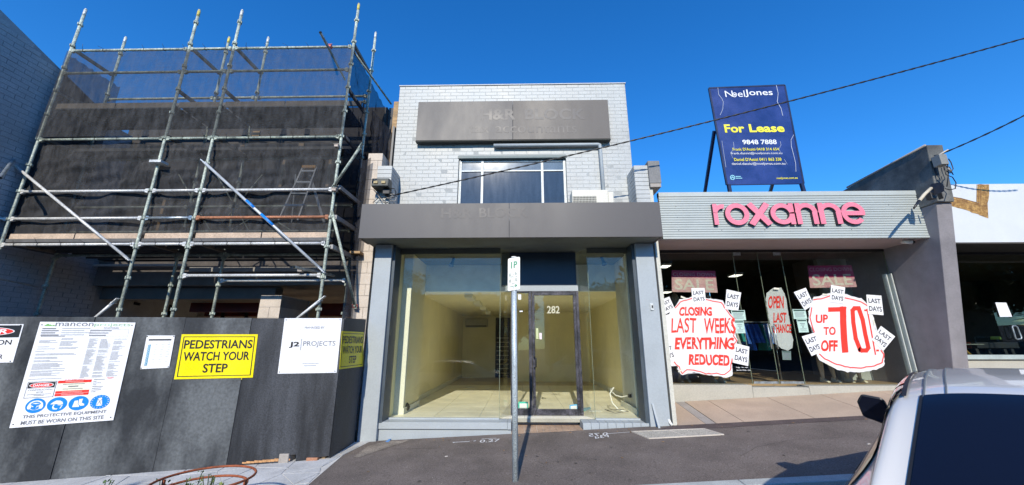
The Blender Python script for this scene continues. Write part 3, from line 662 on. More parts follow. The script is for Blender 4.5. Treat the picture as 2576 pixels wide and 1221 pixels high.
o = b.build('cable', M['white_paint'], None); tag(o, 'white cable looping from the wall sockets inside right window', 'cable')
b = MB(); b.tube([(1.95, 7.5, FZ+.02), (1.8, 7.4, FZ+.05), (1.6, 7.45, FZ+.03), (1.5, 7.3, FZ+.06), (1.65, 7.2, FZ+.02), (1.9, 7.25, FZ+.04)], .005, 6)
o = b.build('cable', M['black_plastic'], None); tag(o, 'thin dark cable curled on floor inside right window', 'cable')
for k, (y, z) in enumerate(((7.55, FZ+.26), (7.75, FZ+.24))):
    t = empty('power_socket', (2.06, y, z), ['white wall socket holding the black plug adaptor inside right window', 'white wall socket without an adaptor inside right window'][k], 'power socket')
    box('plate', M['white_paint'], t, 2.05, 2.058, y-.06, y+.06, z-.04, z+.04, bevel=.003)
    if k == 0: box('adaptor', M['black_plastic'], t, 1.99, 2.048, y-.03, y+.03, z-.03, z+.03, bevel=.005)
m_pg = [mat('leaflet_green', (.12, .4, .2), .6, bump=0), mat('leaflet_blue', (.3, .5, .62), .6, bump=0), mat('leaflet_white', (.65, .66, .6), .6, bump=0)]
for k, (x, y, a, lb) in enumerate(((1.05, 7.55, .3, 'green leaflet on the floor inside right window'), (1.2, 7.7, 1.0, 'crumpled pale blue paper on floor inside right window'), (1.35, 7.5, .1, 'white leaflet on floor beside the green one'))):
    b = MB(); ca, sa = math.cos(a), math.sin(a); c4 = [(-.12, -.08), (.12, -.08), (.12, .08), (-.12, .08)]
    lo = [V(x+ca*u-sa*v, y+sa*u+ca*v, FZ+.002+k*.002) for u, v in c4]; b.hexa(lo, [p+V(0, 0, .006+.03*(k == 1)*(i % 2)) for i, p in enumerate(lo)]); tag(b.build('leaflet', m_pg[k], None), lb, 'leaflet')
# papers and a bit on left inside floor
for k, (x, y, lb) in enumerate(((1180, 975, 'sheet of paper on the dark floor at the back of empty shop'),)):
    p = hitp(x, y, V(0, 0, FZ), V(0, 0, 1)); b = MB(); b.hexa([p+V(u, v, .002) for u, v in ((-.15, -.1), (.12, -.13), (.15, .1), (-.1, .12))], [p+V(u, v, .006) for u, v in ((-.15, -.1), (.12, -.13), (.15, .1), (-.1, .12))]); tag(b.build('paper', m_pg[2], None), lb, 'paper')
# white cover strip on the right inner wall
# leaning batten and small pipe at right pilaster
a, c = G(2664/1.59, 1072), P(1664, 1010, 6.38); a = P(1658, 1072, 6.3)
b = MB(); b.bar((a.x, 6.30, gz(a.x, 6.3)+.0), (P(1641, 1016, 6.4).x, 6.395, P(1641, 1016, 6.4).z), .03, .02); tag(b.build('batten', m_bgp, None), 'short grey painted batten leaning on the right pilaster', 'batten')
b = MB(); x = P(1684, 1060, 6.4).x; b.tube([(x, 6.42, gz(x, 6.4)+.09), (x+.005, 6.40, gz(x, 6.4)+.05), (x+.03, 6.38, gz(x, 6.4)+.01)], .022, 8); tag(b.build('drain_pipe', M['white_paint'], None), 'small white drain pipe stub at foot of right pilaster', 'pipe')
t = empty('door_bell', P(1640, 772, PF), 'small grey bell switch on the right pilaster', 'bell switch'); p = P(1640, 772, PF)
box('plate', m_al, t, p.x-.03, p.x+.02, PF-.02, PF, p.z-.06, p.z+.055, bevel=.004); box('button', M['black_plastic'], t, p.x-.012, p.x+.01, PF-.028, PF-.021, p.z-.02, p.z+.02)
# outdoor unit standing on the canopy
ax0, ax1 = P(1437, 495, 6.62).x, P(1541, 495, 6.62).x; az = P(1480, 483, 6.62).z
ac = empty('air_conditioner', V((ax0+ax1)/2, 6.7, 2.02), 'cream outdoor air conditioner standing on the shop canopy by the window', 'air conditioner')
m_acw = mat('cream_metal', (.62, .6, .52), .45, var=.04)
box('case', m_acw, ac, ax0, ax1-.1, 6.52, 6.82, 2.03, az, bevel=.012); box('end_cap', m_acw, ac, ax1-.098, ax1, 6.54, 6.8, 2.03, az-.03, bevel=.012); box('foot', M['black_plastic'], ac, ax0+.05, ax1-.15, 6.55, 6.8, 2.02, 2.03)
gx0, gx1 = P(1441, 500, 6.52).x, P(1500, 500, 6.52).x; gzt = P(1470, 494, 6.52).z
gr = box('grille', mat('grille_dark', (.1, .1, .09), .6), ac, gx0, gx1, 6.512, 6.5185, 2.06, gzt)
b = MB()
for k in range(16): x = gx0+(gx1-gx0)*(k+.5)/16; b.box(x-.003, x+.003, 6.503, 6.511, 2.06, gzt)
for k in range(5): z = gzt-.02-k*.04; b.box(gx0, gx1, 6.498, 6.502, z-.003, z+.003)
b.build('fan_guard', m_acw, gr)
b = MB(); b.tube([(P(1612, 505, 6.5).x, 6.45, 2.2), (P(1608, 480, 6.45).x, 6.45, 2.55), (P(1608, 440, 6.45).x, 6.46, 2.8), (P(1616, 425, 6.45).x, 6.47, 2.9)], .014, 8)
tag(b.build('hose', M['white_paint'], None), 'white hose curving down the inside of the right parapet wing', 'hose')
# ================================================================ construction site behind the scaffold
m_block = mat('cream_block', (.56, .49, .42), .85, var=.1, scale=3, fine=.06, bump=.4)
m_blockd = mat('dark_block', (.10, .10, .105), .85, var=.25, scale=3)
m_plaster = mat('tan_render', (.75, .53, .34), .85, var=.2, scale=1.5, fine=.15)
m_dark = mat('dark_sarking', (.05, .046, .044), .8, var=.35, scale=1.4)
m_lint = mat('grey_lintel', (.24, .21, .19), .8, var=.2)
m_rsteel = mat('red_oxide_steel', (.16, .018, .008), .55, var=.3, scale=4)
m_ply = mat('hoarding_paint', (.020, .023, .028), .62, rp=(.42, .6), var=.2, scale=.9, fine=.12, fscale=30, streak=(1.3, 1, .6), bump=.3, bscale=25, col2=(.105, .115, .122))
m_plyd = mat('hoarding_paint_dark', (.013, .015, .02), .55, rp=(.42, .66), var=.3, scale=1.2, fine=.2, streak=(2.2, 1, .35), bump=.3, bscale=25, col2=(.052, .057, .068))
m_neib = mat('neighbour_white_brick', (.42, .43, .45), .8, var=.14, scale=1.3, fine=.08)
m_neibj = mat('neighbour_joint', (.32, .33, .35), .9)
site = empty('unfinished_building', V(-5.8, 8, gz(-5.8, 6.6)), 'unfinished block building with dark upper storey behind the netted scaffold', 'building')
XR_S = -2.66
# upper storey wall, wrapped dark, with openings
uw = MB(); uw.box(-8.75, -2.95, 7.45, 7.6, 1.7, 5.2); uwo = uw.build('upper_wall', m_dark, site)
for k, (x0, x1, z0, z1) in enumerate(((-5.0, -4.2, 3.2, 4.0), (-4.0, -3.3, 3.15, 4.0), (-7.4, -6.6, 2.0, 3.0), (-5.9, -5.2, 2.0, 3.1))):
    o = box('window_opening', mat('void', (.008, .008, .009), .9), site, x0, x1, 7.38, 7.445, z0, z1)
    box('sill', M['wood'], o, x0-.05, x1+.05, 7.33, 7.379, z0-.06, z0); box('stud', M['wood'], o, x0-.06, x0-.002, 7.35, 7.44, z0, z1)
# lintel slab over ground floor
box('floor_slab', m_lint, site, -8.75, -2.95, 7.5, 12, 1.18, 1.68)
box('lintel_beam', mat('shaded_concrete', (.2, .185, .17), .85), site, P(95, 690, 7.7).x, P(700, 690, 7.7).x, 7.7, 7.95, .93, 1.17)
box('steel_beam', m_rsteel, site, P(490, 720, 8.3).x, P(700, 720, 8.3).x, 8.3, 8.38, .72, .92); box('steel_beam', m_rsteel, site, -7.6, -2.95, 9.2, 9.3, .70, 1.0)
box('prop_beam', m_conc, site, -8.7, -3.0, 10.2, 10.35, .75, .95)
bw = box('rear_wall', m_plaster, site, -8.75, -2.95, 11.2, 11.4, -2, 1.18)
box('slab_floor', mat('site_floor', (.66, .56, .44), .85, var=.15), site, -8.75, -2.95, 7, 11.2, -1.75, -1.6)
# left side wall in dark blocks
nb = MB()
# block column catching the sun
def blocks(name, m, x0, x1, y0, y1, z0, z1, bh=.2, bl=.4, par=None, mj=None, front_only=False):
    o = box(name, mj or m_conc, par, x0+.006, x1-.006, y0+.006, y1-.006, z0, z1-.002)
    z = z0; c = 0
    while z < z1-.02:
        zz = min(z+bh, z1); x = x0 - (bl/2 if c % 2 else 0)
        while x < x1-.01:
            a, b_ = max(x, x0), min(x+bl, x1)
            if b_-a > .03:
                s = MB(); s.box(a+.004, b_-.004, y0-random.uniform(0, .003), y0+.05 if front_only else y1+.002, z+.004, zz-.004); s.build('block', m, o if par is None else o, bevel=.0)
            x += bl
        z = zz; c += 1
    return o
cx0, cx1 = P(652, 770, 7.05).x, P(706, 770, 7.05).x
blocks('block_column', m_block, cx0, cx1, 7.05, 7.95, -1.7, .92, par=site)
blocks('block_pier', mat('tan_block', (.45, .34, .24), .85, var=.15), P(712, 760, 7.9).x, P(775, 760, 7.9).x, 7.97, 8.3, -1.7, .92, par=site)
# party wall end of cream blocks next to the middle shop
ex0, ex1 = P(893, 700, 6.62).x, -2.62
blocks('party_wall', m_block, ex0, ex1, 6.62, 7.6, -1.75, P(925, 386, 6.62).z, par=site)
gw = MB(); zt_ = P(978, 335, 7.0).z
gwx = P(985, 400, 7.6).x
box('side_wall', mat('grey_block_side', (.26, .25, .24), .85, var=.12), site, -2.60, -2.56, 6.95, 12, 1.8, 4.4)
# timber and dark post at the top beside the shop
box('corner_post', M['wood'], site, P(991, 300, 7.1).x-.03, P(999, 300, 7.1).x, 7.1, 7.16, 2.2, P(994, 256, 7.1).z)
box('corner_post', m_blockd, site, -2.95, -2.62, 7.55, 7.62, 3.0, 5.25)
# props in the open ground floor
for (xa, ya, xb, yb, D) in ((3, 795, 95, 640, 8.2), (262, 795, 322, 700, 8.6), (332, 795, 380, 700, 8.6), (425, 795, 455, 712, 8.8), (560, 795, 575, 700, 9.0), (700, 795, 712, 740, 9), (620, 795, 632, 720, 9.2)):
    a = P(xa, ya, D); c = P(xb, yb, D); b = MB(); b.tube([(a.x, D, -1.6), (a.x, D, .93)], .04, 8); b.build('prop', mat('prop_steel', (.03, .03, .03), .6), site)
pb_ = MB(); pb_.bar(P(160, 728, 7.9), P(352, 766, 8.5), .06); pb_.build('prop_beam', M['black_plastic'], site)
box('formwork_board', mat('pale_formwork', (.7, .66, .58), .7, var=.08), site, P(478, 677, 7.42).x, P(800, 677, 7.42).x, 7.40, 7.44, 1.44, 1.53); box('formwork_board', mat('pale_formwork', (.7, .66, .58), .7), site, P(212, 664, 7.42).x, P(470, 664, 7.42).x, 7.40, 7.44, 1.56, 1.60)  # added pale strips standing in for slivers of sun on the lintel
box('lit_board', M['white_sign'], site, P(165, 785, 8).x, P(197, 785, 8).x, 8.0, 8.03, P(180, 790, 8).z, P(180, 782, 8).z)
# ---- tall neighbour on the left: white painted brick, raking parapet
NX = -8.62
neigh = empty('neighbouring_building', V(NX-.5, 7, gz(NX, 7)), 'tall white painted brick side wall in shade at the left edge', 'building')
zf, zb_ = 5.75, 4.85
b = MB(); b.hexa([(NX-4, 3.9, -2.3), (NX, 3.9, -2.3), (NX, 12, -2.3), (NX-4, 12, -2.3)], [(NX-4, 3.9, zf+.25), (NX, 3.9, zf+.25), (NX, 12, 4.6-1.8), (NX-4, 12, 4.6-1.8)])
hn = hitp(0, 24, V(NX, 0, 0), V(1, 0, 0)); hb_ = hitp(120, 143, V(NX, 0, 0), V(1, 0, 0))
sl_ = (hb_.z-hn.z)/(hb_.y-hn.y)
zt_at = lambda y: hn.z+sl_*(y-hn.y)
b = MB(); ys = (3.9, 7.2, 12); 
for ya, yb in ((3.9, 7.2),): b.hexa([(NX-4, ya, -2.3), (NX, ya, -2.3), (NX, yb, -2.3), (NX-4, yb, -2.3)], [(NX-4, ya, zt_at(ya)), (NX, ya, zt_at(ya)), (NX, yb, zt_at(yb)), (NX-4, yb, zt_at(yb))])
b.box(NX-4, NX, 7.2, 12, -2.3, zt_at(7.2)-.01); nwall = b.build('wall', m_neibj, neigh)
rest = MB(); np_ = 0; rnd = random.Random(9); cand = []
c = 0; z = -1.0
while z < 7.2:
    y = 3.92-(.12 if c % 2 else 0)
    while y < 7.6:
        a, d = max(y, 3.92), min(y+.24, 7.6)
        if z+.08 < zt_at(d) and d-a > .05: cand.append((a, d, z))
        y += .24
    z += .086; c += 1
cand.sort(key=lambda t: (0 if t[2] > 2.3 else 1, t[0]))
for i, (a, d, z) in enumerate(cand):
    pr = rnd.uniform(.004, .010)
    if i < 298: s = MB(); s.box(NX, NX+pr, a+.005, d-.005, z+.005, z+.081); s.build('brick', m_neib, neigh)
    else: rest.box(NX, NX+pr, a+.005, d-.005, z+.005, z+.081)
rest.build('brickwork', m_neib, neigh, kind='stuff')

# ================================================================ scaffold
m_tubeg = mat('scaffold_tube', (.32, .36, .31), .55, .05, var=.35, scale=7, fine=.2, fscale=50, col2=(.56, .62, .52))
m_tubew = mat('scaffold_tube_pale', (.62, .62, .6), .5, .2, var=.15, scale=6, fine=.15)
m_tuber = mat('rusty_tube', (.4, .17, .09), .75, .1, var=.3, scale=10, fine=.2)
m_yel = mat('yellow_paint_tube', (.62, .5, .1), .5, var=.2, scale=10)
m_plank = mat('steel_plank', (.3, .29, .28), .6, .3, var=.2, scale=5)
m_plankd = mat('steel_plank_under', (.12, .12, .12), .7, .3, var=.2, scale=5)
m_toe = mat('toe_board', (.5, .38, .28), .75, var=.15, scale=4, fine=.12)
DF, DB = 5.85, 6.62
SX = [-8.45, -6.18, -5.33, -3.07]; SXB = [-8.45, -6.18, -5.33, -3.03]
scaf = empty('scaffold', V(-5.8, 6.2, gz(-5.8, 6.2)), 'galvanised tube scaffold wrapped in black netting in front of unfinished building', 'scaffold')
ZTOP = [P(170, 26, DF).z, P(473, 28, DF).z, P(601, 28, DF).z, P(894, 12, DF).z]
ZTB = [P(268, 96, DB).z, P(543, 96, DB).z, P(662, 96, DB).z, P(930, 84, DB).z]
def standard(x, D, ztop, m=m_tubeg):
    b = MB(); zb = gz(x, D); b.tube([(x, D, zb), (x, D, ztop)], .0242, 10)
    z = -.95
    while z < ztop-.1:               # pressed cup joints in pairs
        for dz in (0,):
            b.tube([(x, D, z-.012), (x, D, z+.03)], .037, 10)
            for sx_, sy in ((1, 0), (-1, 0), (0, 1), (0, -1)): b.box(x+sx_*.036-.009, x+sx_*.036+.009, D+sy*.036-.009, D+sy*.036+.009, z-.01, z+.034)
        z += .495
    o = b.build('standard', m, scaf)
    s = MB(); s.tube([(x, D, ztop+.001), (x, D, ztop+.02)], .019, 8); s.tube([(x, D, ztop-.14), (x, D, ztop-.02)], .0255, 8); s.build('spigot', m_yel if ztop > 6.1 and x in (SX[1], SX[3]) else m_tubew, o)
    s = MB(); s.box(x-.07, x+.07, D-.07, D+.07, zb-.004, zb+.008); s.tube([(x, D, zb), (x, D, zb+.25)], .03, 8); s.build('base_jack', M['galv'], o)
for x, z in zip(SX, ZTOP): standard(x, DF, z)
for x, z in zip(SXB, ZTB): standard(x, DB, z)
Lz = {k: P(700, y, DF).z for k, y in dict(top=121, g1=178, mid=346, a=478, b=547, deck=613, low=693).items()}
def ledger(x0, x1, D, z0, z1=None, m=m_tubeg, r=.0242):
    z1 = z0 if z1 is None else z1; b = MB(); b.tube([(x0+.03, D, z0), (x1-.03, D, z1)], r, 10)
    o = b.build('ledger', m, scaf)
    for x, z, k in ((x0+.04, z0, 1), (x1-.04, z1, -1)):
        s = MB(); s.hexa([(x, D-.02, z-.045), (x+k*.05, D-.02, z-.03), (x+k*.05, D+.02, z-.03), (x, D+.02, z-.045)], [(x, D-.02, z+.035), (x+k*.05, D-.02, z+.03), (x+k*.05, D+.02, z+.03), (x, D+.02, z+.035)])
        s.build('end_wedge', m, o)
for a, c in zip(SX, SX[1:]):
    ledger(a, c, DF, Lz['top'], m=m_tubeg); ledger(a, c, DF, Lz['g1'], m=m_tubeg); ledger(a, c, DF, Lz['mid'], m=m_tubeg)
    ledger(a, c, DF, Lz['a'], m=m_tubew); ledger(a, c, DF, Lz['b'], m=m_tuber if c == SX[3] else (M['galv'] if c == SX[2] else m_tubew))
    ledger(a, c, DF, Lz['deck'], m=m_tubew)
for a, c in zip(SXB, SXB[1:]):
    for z in (Lz['g1']+.0, Lz['mid'], Lz['deck'], (Lz['a']), Lz['b'], 4.75): ledger(a, c, DB, z, m=m_tubeg)
ledger(SX[2], SX[3], DF, Lz['low'], m=m_tubew); ledger(SXB[2], SXB[3], DB, P(700, 706, DB).z, m=m_tubew)
xl0 = SX[0]-2.0
ledger(xl0, SX[0], DF, Lz['deck'], m=m_tubew); ledger(xl0, SX[0], DF, Lz['b'], m=m_tubew)
# transoms
for xf in SX:
    for z in (Lz['top']+.06, Lz['mid']+.06, Lz['deck']+.06, Lz['g1']-.4, Lz['a']+.05, Lz['b']+.05):
        b = MB(); b.bar((xf+.0, DF+.03, z), (xf+.0, DB-.03, z), .05, .05); b.build('transom', mat('transom', (.22, .19, .16), .7, .2, var=.3, scale=6), scaf)
# overhanging boards at the right-hand end
for (ya, yb) in ((470, 512), (545, 585), (620, 655)):
    a = P(848, ya, DF); c = P(905, yb, DB+.35)
    b = MB(); b.bar((SX[3]+.06, DF+.02, a.z), (SX[3]+.10, DB+.25, a.z+.0), .05, .07); b.build('transom', m_plank, scaf)
# braces
def brace(a, c, m=m_tubew, r=.022):
    b = MB(); b.tube([a, c], r, 10); o = b.build('brace', m, scaf); d = (Vector(c)-Vector(a)).normalized()
    s = MB()
    for p in (Vector(a), Vector(c)): s.bar(p-d*.09, p+d*.05, .052, .012); s.tube([p+V(0, -.03, 0), p+V(0, .06, 0)], .012, 8)
    s.build('brace_end', m, o, kind='stuff')
fb = DF-.05
brace(P(35, 415, fb), P(322, 652, fb)); brace(P(515, 410, fb), P(812, 682, fb), mat('brace_tube', (.55, .58, .6), .5, .3, var=.12))
brace(P(905, 372, 5.6), P(842, 465, fb), m_tubeg)
b = MB(); p0, p1 = P(520, 410, fb-.024), P(812, 682, fb-.024)
for f0, f1 in ((.38, .43), (.46, .52)): pass
brace(P(838, 545, 5.75), P(893, 770, 6.5), m_tubeg); brace(P(806, 755, fb), P(735, 812, fb), m_tubew); brace(P(284, 762, fb), P(222, 815, fb), m_tubew)
bs = MB(); q0 = P(620, 505, fb-.001); q1 = P(688, 568, fb-.001); dd = (q1-q0).normalized()
for u0, u1 in ((.0, .3), (.55, 1.0)): bs.tube([q0.lerp(q1, u0), q0.lerp(q1, u1)], .0228, 10)
bs.build('blue_tape', M['blue_print'], scaf)
# loose tubes: projecting pipe at the top right and at the low ledger, wall tie at left
def pipe(a, c, m=M['galv'], r=.024, lab=None):
    a, c = Vector(a), Vector(c); b = MB(); d = (c-a).normalized()
    b.tube([a, c], r, 12, cap=False); b.tube([a+d*.001, c-d*.001], r*.8, 12, cap=False); return b.build('putlog_tube', m, scaf)
pipe(P(806, 82, 5.2), P(868, 200, 6.7)); pipe(P(739, 672, 5.45), P(840, 694, 6.7)); pipe(P(0, 448, 5.3), P(50, 380, 6.0)); pipe(P(-60, 690, 5.4), P(95, 722, 6.6), r=.012)
m_clamp = mat('clamp', (.35, .3, .26), .6, .4, var=.3, scale=20); m_rclamp = mat('red_tag', (.6, .12, .08), .5)
for (x, y, D, mm) in ((830, 118, 5.80, m_rclamp), (757, 680, 5.8, m_clamp), (842, 478, 5.8, m_clamp), (18, 418, 5.8, m_clamp), (18, 400, 5.8, m_clamp), (5, 470, 5.8, m_clamp), (893, 771, 6.55, m_rclamp), (848, 368, 5.8, m_clamp)):
    p = P(x, y, D); b = MB(); b.box(p.x-.035, p.x+.035, p.y-.04, p.y+.03, p.z-.03, p.z+.03); b.tube([p+V(-.05, -.04, .02), p+V(.06, -.04, .02)], .008, 6); b.build('clamp', mm, scaf, bevel=.006)
# bracket plate on a standard
p = P(392, 412, DF); b = MB(); b.box(p.x-.0, p.x+.2, DF-.12, DF+.02, p.z-.03, p.z+.012); b.build('bracket_plate', m_tubew, scaf)
# decks: perforated steel planks and toe boards
def deck(z, y0, y1, n, mm):
    w = (y1-y0)/n
    for a, c in zip(SX, SX[1:]):
        for k in range(n):
            b = MB(); ya, yb = y0+k*w+.006, y0+(k+1)*w-.006
            b.box(a+.02, c-.02, ya, yb, z, z+.006); b.box(a+.02, c-.02, ya, ya+.012, z-.05, z); b.box(a+.02, c-.02, yb-.012, yb, z-.05, z)
            x = a+.15
            while x < c-.1: b.box(x, x+.02, ya+.04, yb-.04, z-.012, z); x += .24
            b.build('plank', mm, scaf)
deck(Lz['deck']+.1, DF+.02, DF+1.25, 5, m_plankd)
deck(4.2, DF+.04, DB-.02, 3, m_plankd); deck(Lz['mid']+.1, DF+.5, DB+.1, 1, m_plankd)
for a, c in zip(SX, SX[1:]):
    for k in range(2 if c-a > 1.5 else 1):
        n = 2 if c-a > 1.5 else 1; w = (c-a-.06)/n
        box('toe_board', m_toe, scaf, a+.03+k*w+.01, a+.03+(k+1)*w-.01, DF+.045, DF+.07, Lz['deck']+.04, Lz['deck']+.2)
        box('toe_board', mat('toe_board_grey', (.24, .2, .16), .8, var=.2), scaf, a+.03+k*w+.01, a+.03+(k+1)*w-.01, DF+.045, DF+.07, 4.17, 4.27)
        box('toe_board', mat('toe_steel', (.4, .37, .33), .6), scaf, a+.03+k*w, a+.03+(k+1)*w-.03, DB-.07, DB-.045, 4.62, 4.72)
box('end_board', M['wood'], scaf, SX[3]+.1, SX[3]+.28, DF+.6, DB+.3, Lz['deck']-.02, Lz['deck']+.02)
# internal cross bracing seen through the net
for (xa, ya, xb, yb) in ((450, 440, 540, 600), (545, 600, 640, 545), (545, 440, 640, 605), (660, 440, 560, 560), (120, 590, 230, 470), (700, 560, 780, 610)):
    D = DB+.1; b = MB(); b.tube([P(xa, ya, D), P(xb, yb, D)], .012, 6); b.build('brace', m_tubeg, scaf)
for (xa, ya, xb, yb) in ((275, 320, 300, 300), (90, 330, 120, 310), (235, 318, 262, 300), (345, 325, 360, 305)):
    b = MB(); b.bar(P(xa, ya, 6.9), P(xb, yb+6, 6.95), .05, .05); b.build('offcut', M['wood'], scaf)
for (x, y, w, h) in ((593, 296, 9, 22), (752, 296, 9, 26), (636, 330, 14, 20), (752, 360, 9, 22), (605, 365, 7, 16), (478, 600, 10, 12)):
    a = P(x, y, 7.2); c = P(x+w, y+h, 7.2); box('packer', M['wood'], scaf, a.x, c.x, 7.2, 7.24, c.z, a.z)
# netting
net_up = net_mat('black_netting', .55, (.056, .057, .060)); net_lo = net_mat('black_netting_dense', .64, (.058, .058, .060)); net_side = net_mat('side_netting', .66, (.025, .027, .035)); net_end = net_mat('end_netting', .82, (.02, .02, .024))
def net(name, m, A, B, Cc, Dd, nx, nz, amp, yo=0, seed=0):
    """A top-left, B top-right, Cc bottom-right, Dd bottom-left"""
    A, B, Cc, Dd = map(Vector, (A, B, Cc, Dd)); r2 = random.Random(seed); n = (B-A).cross(Dd-A).normalized()
    ph = [r2.uniform(0, 6) for _ in range(6)]; vs = []
    for j in range(nz+1):
        for i in range(nx+1):
            u, v = i/nx, j/nz; p = (A*(1-u)+B*u)*(1-v)+(Dd*(1-u)+Cc*u)*v
            e = min(1, 6*min(u, 1-u)+.2)*min(1, 5*min(v, 1-v)+.15)
            w = math.sin(u*23+v*5+ph[0])*.4+math.sin(u*51-v*9+ph[1])*.25+math.sin(u*9-v*17+ph[2])*.35+math.sin((u+v)*38+ph[3])*.18+math.sin(u*90+v*14+ph[4])*.14+math.sin(u*14+v*60+ph[5])*.14
            rdg = lambda t: 1-abs(math.sin(t))**.6
            w += .9*rdg(u*9+v*2.6+ph[0])*(1-v)**.7+.8*rdg(u*7-v*3.4+ph[2])*v+.5*rdg(u*26+v*1.5+ph[3])*rdg(v*2+ph[1])
            dz = -.045*math.sin(u*math.pi*7)**2*(1-v)**3
            vs.append(p+n*w*amp*e+V(0, yo, dz))
    b = MB(); b.mesh(vs, [(j*(nx+1)+i, j*(nx+1)+i+1, (j+1)*(nx+1)+i+1, (j+1)*(nx+1)+i) for j in range(nz) for i in range(nx)], True)
    return b.build(name, m, scaf)
zt2 = Lz['top']-.05; zm = Lz['mid']+.0
net('netting', net_up, (SX[0]+.01, DF-.058, zt2), (SX[3]+.03, DF-.058, zt2), (SX[3]+.03, DF-.058, zm+.02), (SX[0]+.01, DF-.058, zm+.02), 150, 44, .013, seed=1)
net('netting', net_lo, (SX[0]+.05, DF+.06, zm-.03), (SX[3], DF+.06, zm-.03), (SX[3], DF+.085, Lz['deck']+.19), (SX[0]-.6, DF+.085, Lz['deck']+.19), 170, 60, .05, seed=2)
net('netting', net_side, (SX[3]+.03, DF, zt2), (SX[3]+.06, 7.45, zt2-.12), (SX[3]+.06, 7.45, 3.3), (SX[3]+.04, DF, 3.3), 30, 26, .05, seed=3)
net('netting', net_end, (SX[3]+.05, DF+.05, 3.3), (SX[3]+.08, DB+.1, 3.3), (SX[3]+.08, DB+.1, Lz['deck']), (SX[3]+.05, DF+.05, Lz['deck']), 16, 26, .03, seed=4)
net('netting', net_side, (SX[0]-.03, DF, zt2), (SX[0]-.03, DB+.2, zt2), (SX[0]-.03, DB+.2, 1.6), (SX[0]-.03, DF, 1.6), 16, 30, .03, seed=6)
net('netting', net_side, (SX[3]+.08, 6.75, 4.7), (-2.64, 7.1, 4.35), (-2.66, 7.05, 3.35), (SX[3]+.2, 6.8, 3.0), 16, 16, .05, seed=5)
net('netting', net_side, (-3.02, 6.5, 3.42), (-2.80, 6.52, 3.46), (-2.82, 6.5, .35), (-3.0, 6.5, .2), 8, 40, .02, seed=8)  # extra net strip, added to shade the left part of the block pier
b = MB(); b.tube([P(888, 128, DF+.02), P(984, 262, 7.3)], .02, 8); b.build('ledger', m_tubeg, scaf)
# cable ties on the ledgers
tb = MB(); rnd = random.Random(2)
for z in (Lz['top'], Lz['mid'], Lz['deck']):
    for k in range(14):
        x = SX[0]+.25+k*.39; b2 = [(x+math.cos(t)*.0, DF+math.sin(t)*.03, z+math.cos(t)*.03) for t in [j*math.pi/3 for j in range(7)]]
        tb.tube(b2, .004, 4, cap=False); tb.tube([(x, DF-.03, z+.02), (x+rnd.uniform(-.08, .02), DF-.06, z+.03+rnd.uniform(.02, .07))], .003, 4)
tb.build('cable_ties', M['black_plastic'], scaf, kind='stuff')
# step ladder behind the net
lad = empty('ladder', P(740, 560, 6.35), 'aluminium step ladder standing on scaffold deck behind the netting', 'ladder')
m_lad = mat('ladder_aluminium', (.6, .6, .58), .4, .5); Dl = 6.2
LP = {'tl': P(765, 420, Dl+.1), 'tr': P(800, 420, Dl+.1), 'bl': P(698, 560, Dl-.1), 'br': P(752, 560, Dl-.1)}
LP = {'tl': P(763, 422, Dl+.12), 'tr': P(797, 422, Dl+.12), 'bl': P(702, 556, Dl-.12), 'br': P(750, 556, Dl-.12)}
for a, c in (('tl', 'bl'), ('tr', 'br')): b = MB(); b.bar(LP[a], LP[c], .025, .05); b.build('stile', m_lad, lad)
for k in range(5):
    f = (k+.35)/4.6; a = LP['tl'].lerp(LP['bl'], f); c = LP['tr'].lerp(LP['br'], f); b = MB(); b.bar(a, c, .05, .03); b.build('tread', m_lad, lad)
b = MB(); b.bar(LP['tl'], LP['tr'], .1, .05); b.build('top_cap', mat('orange_cap', (.6, .3, .06), .5), lad)
for xa, ya, xb, yb in ((775, 425, 815, 560), (745, 440, 735, 560)): b = MB(); b.bar(P(xa, ya, Dl+.2), P(xb, yb, Dl+.4), .025, .04); b.build('rear_leg', m_lad, lad)

# ================================================================ hoarding
def hd(X): return 5.58 + .0755*(X+2.53)
HP = V(-2.53, 5.58, 0); HN = V(.0755, -1.0, 0).normalized()
def H(x, y, off=0): return hitp(x, y, HP, HN)+HN*off
hoard = empty('hoarding', V(-5, 5.4, gz(-5, 5.4)), 'black painted plywood hoarding of tall sheets around the building site', 'hoarding')
jx = [-11.5, -9.9, -8.55, H(187, 990).x, H(425, 1000).x, H(600, 1000).x, -2.53]
topz = [.40, .395, .395, .395, .39, .385, .39]
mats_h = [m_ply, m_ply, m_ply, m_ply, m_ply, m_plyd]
for k in range(len(jx)-1):
    a, c = jx[k]+.004, jx[k+1]-.004; b = MB(); o1 = random.uniform(0, .006)
    za, zc = gz(a, hd(a))-.02 if True else 0, gz(c, hd(c))-.02
    ya, yc = hd(a)-o1, hd(c)-o1
    if k == 5:                       # last sheet has a notch broken out of its foot
        za += .05; zc += .07
        xs = [a, H(697, 1180).x, H(697, 1180).x+.001, H(742, 1170).x, H(742, 1170).x+.001, c]; zs = [za, za+.01, za+.11, za+.11, za+.03, zc]
    else: xs = [a, c]; zs = [za, zc]
    lo = [(x, hd(x)-o1, z) for x, z in zip(xs, zs)]; up = [(c, yc, topz[k]), (a, ya, topz[k])]
    b.slab(lo+up, (0, .018, 0)); b.build('plywood_sheet', mats_h[k], hoard)
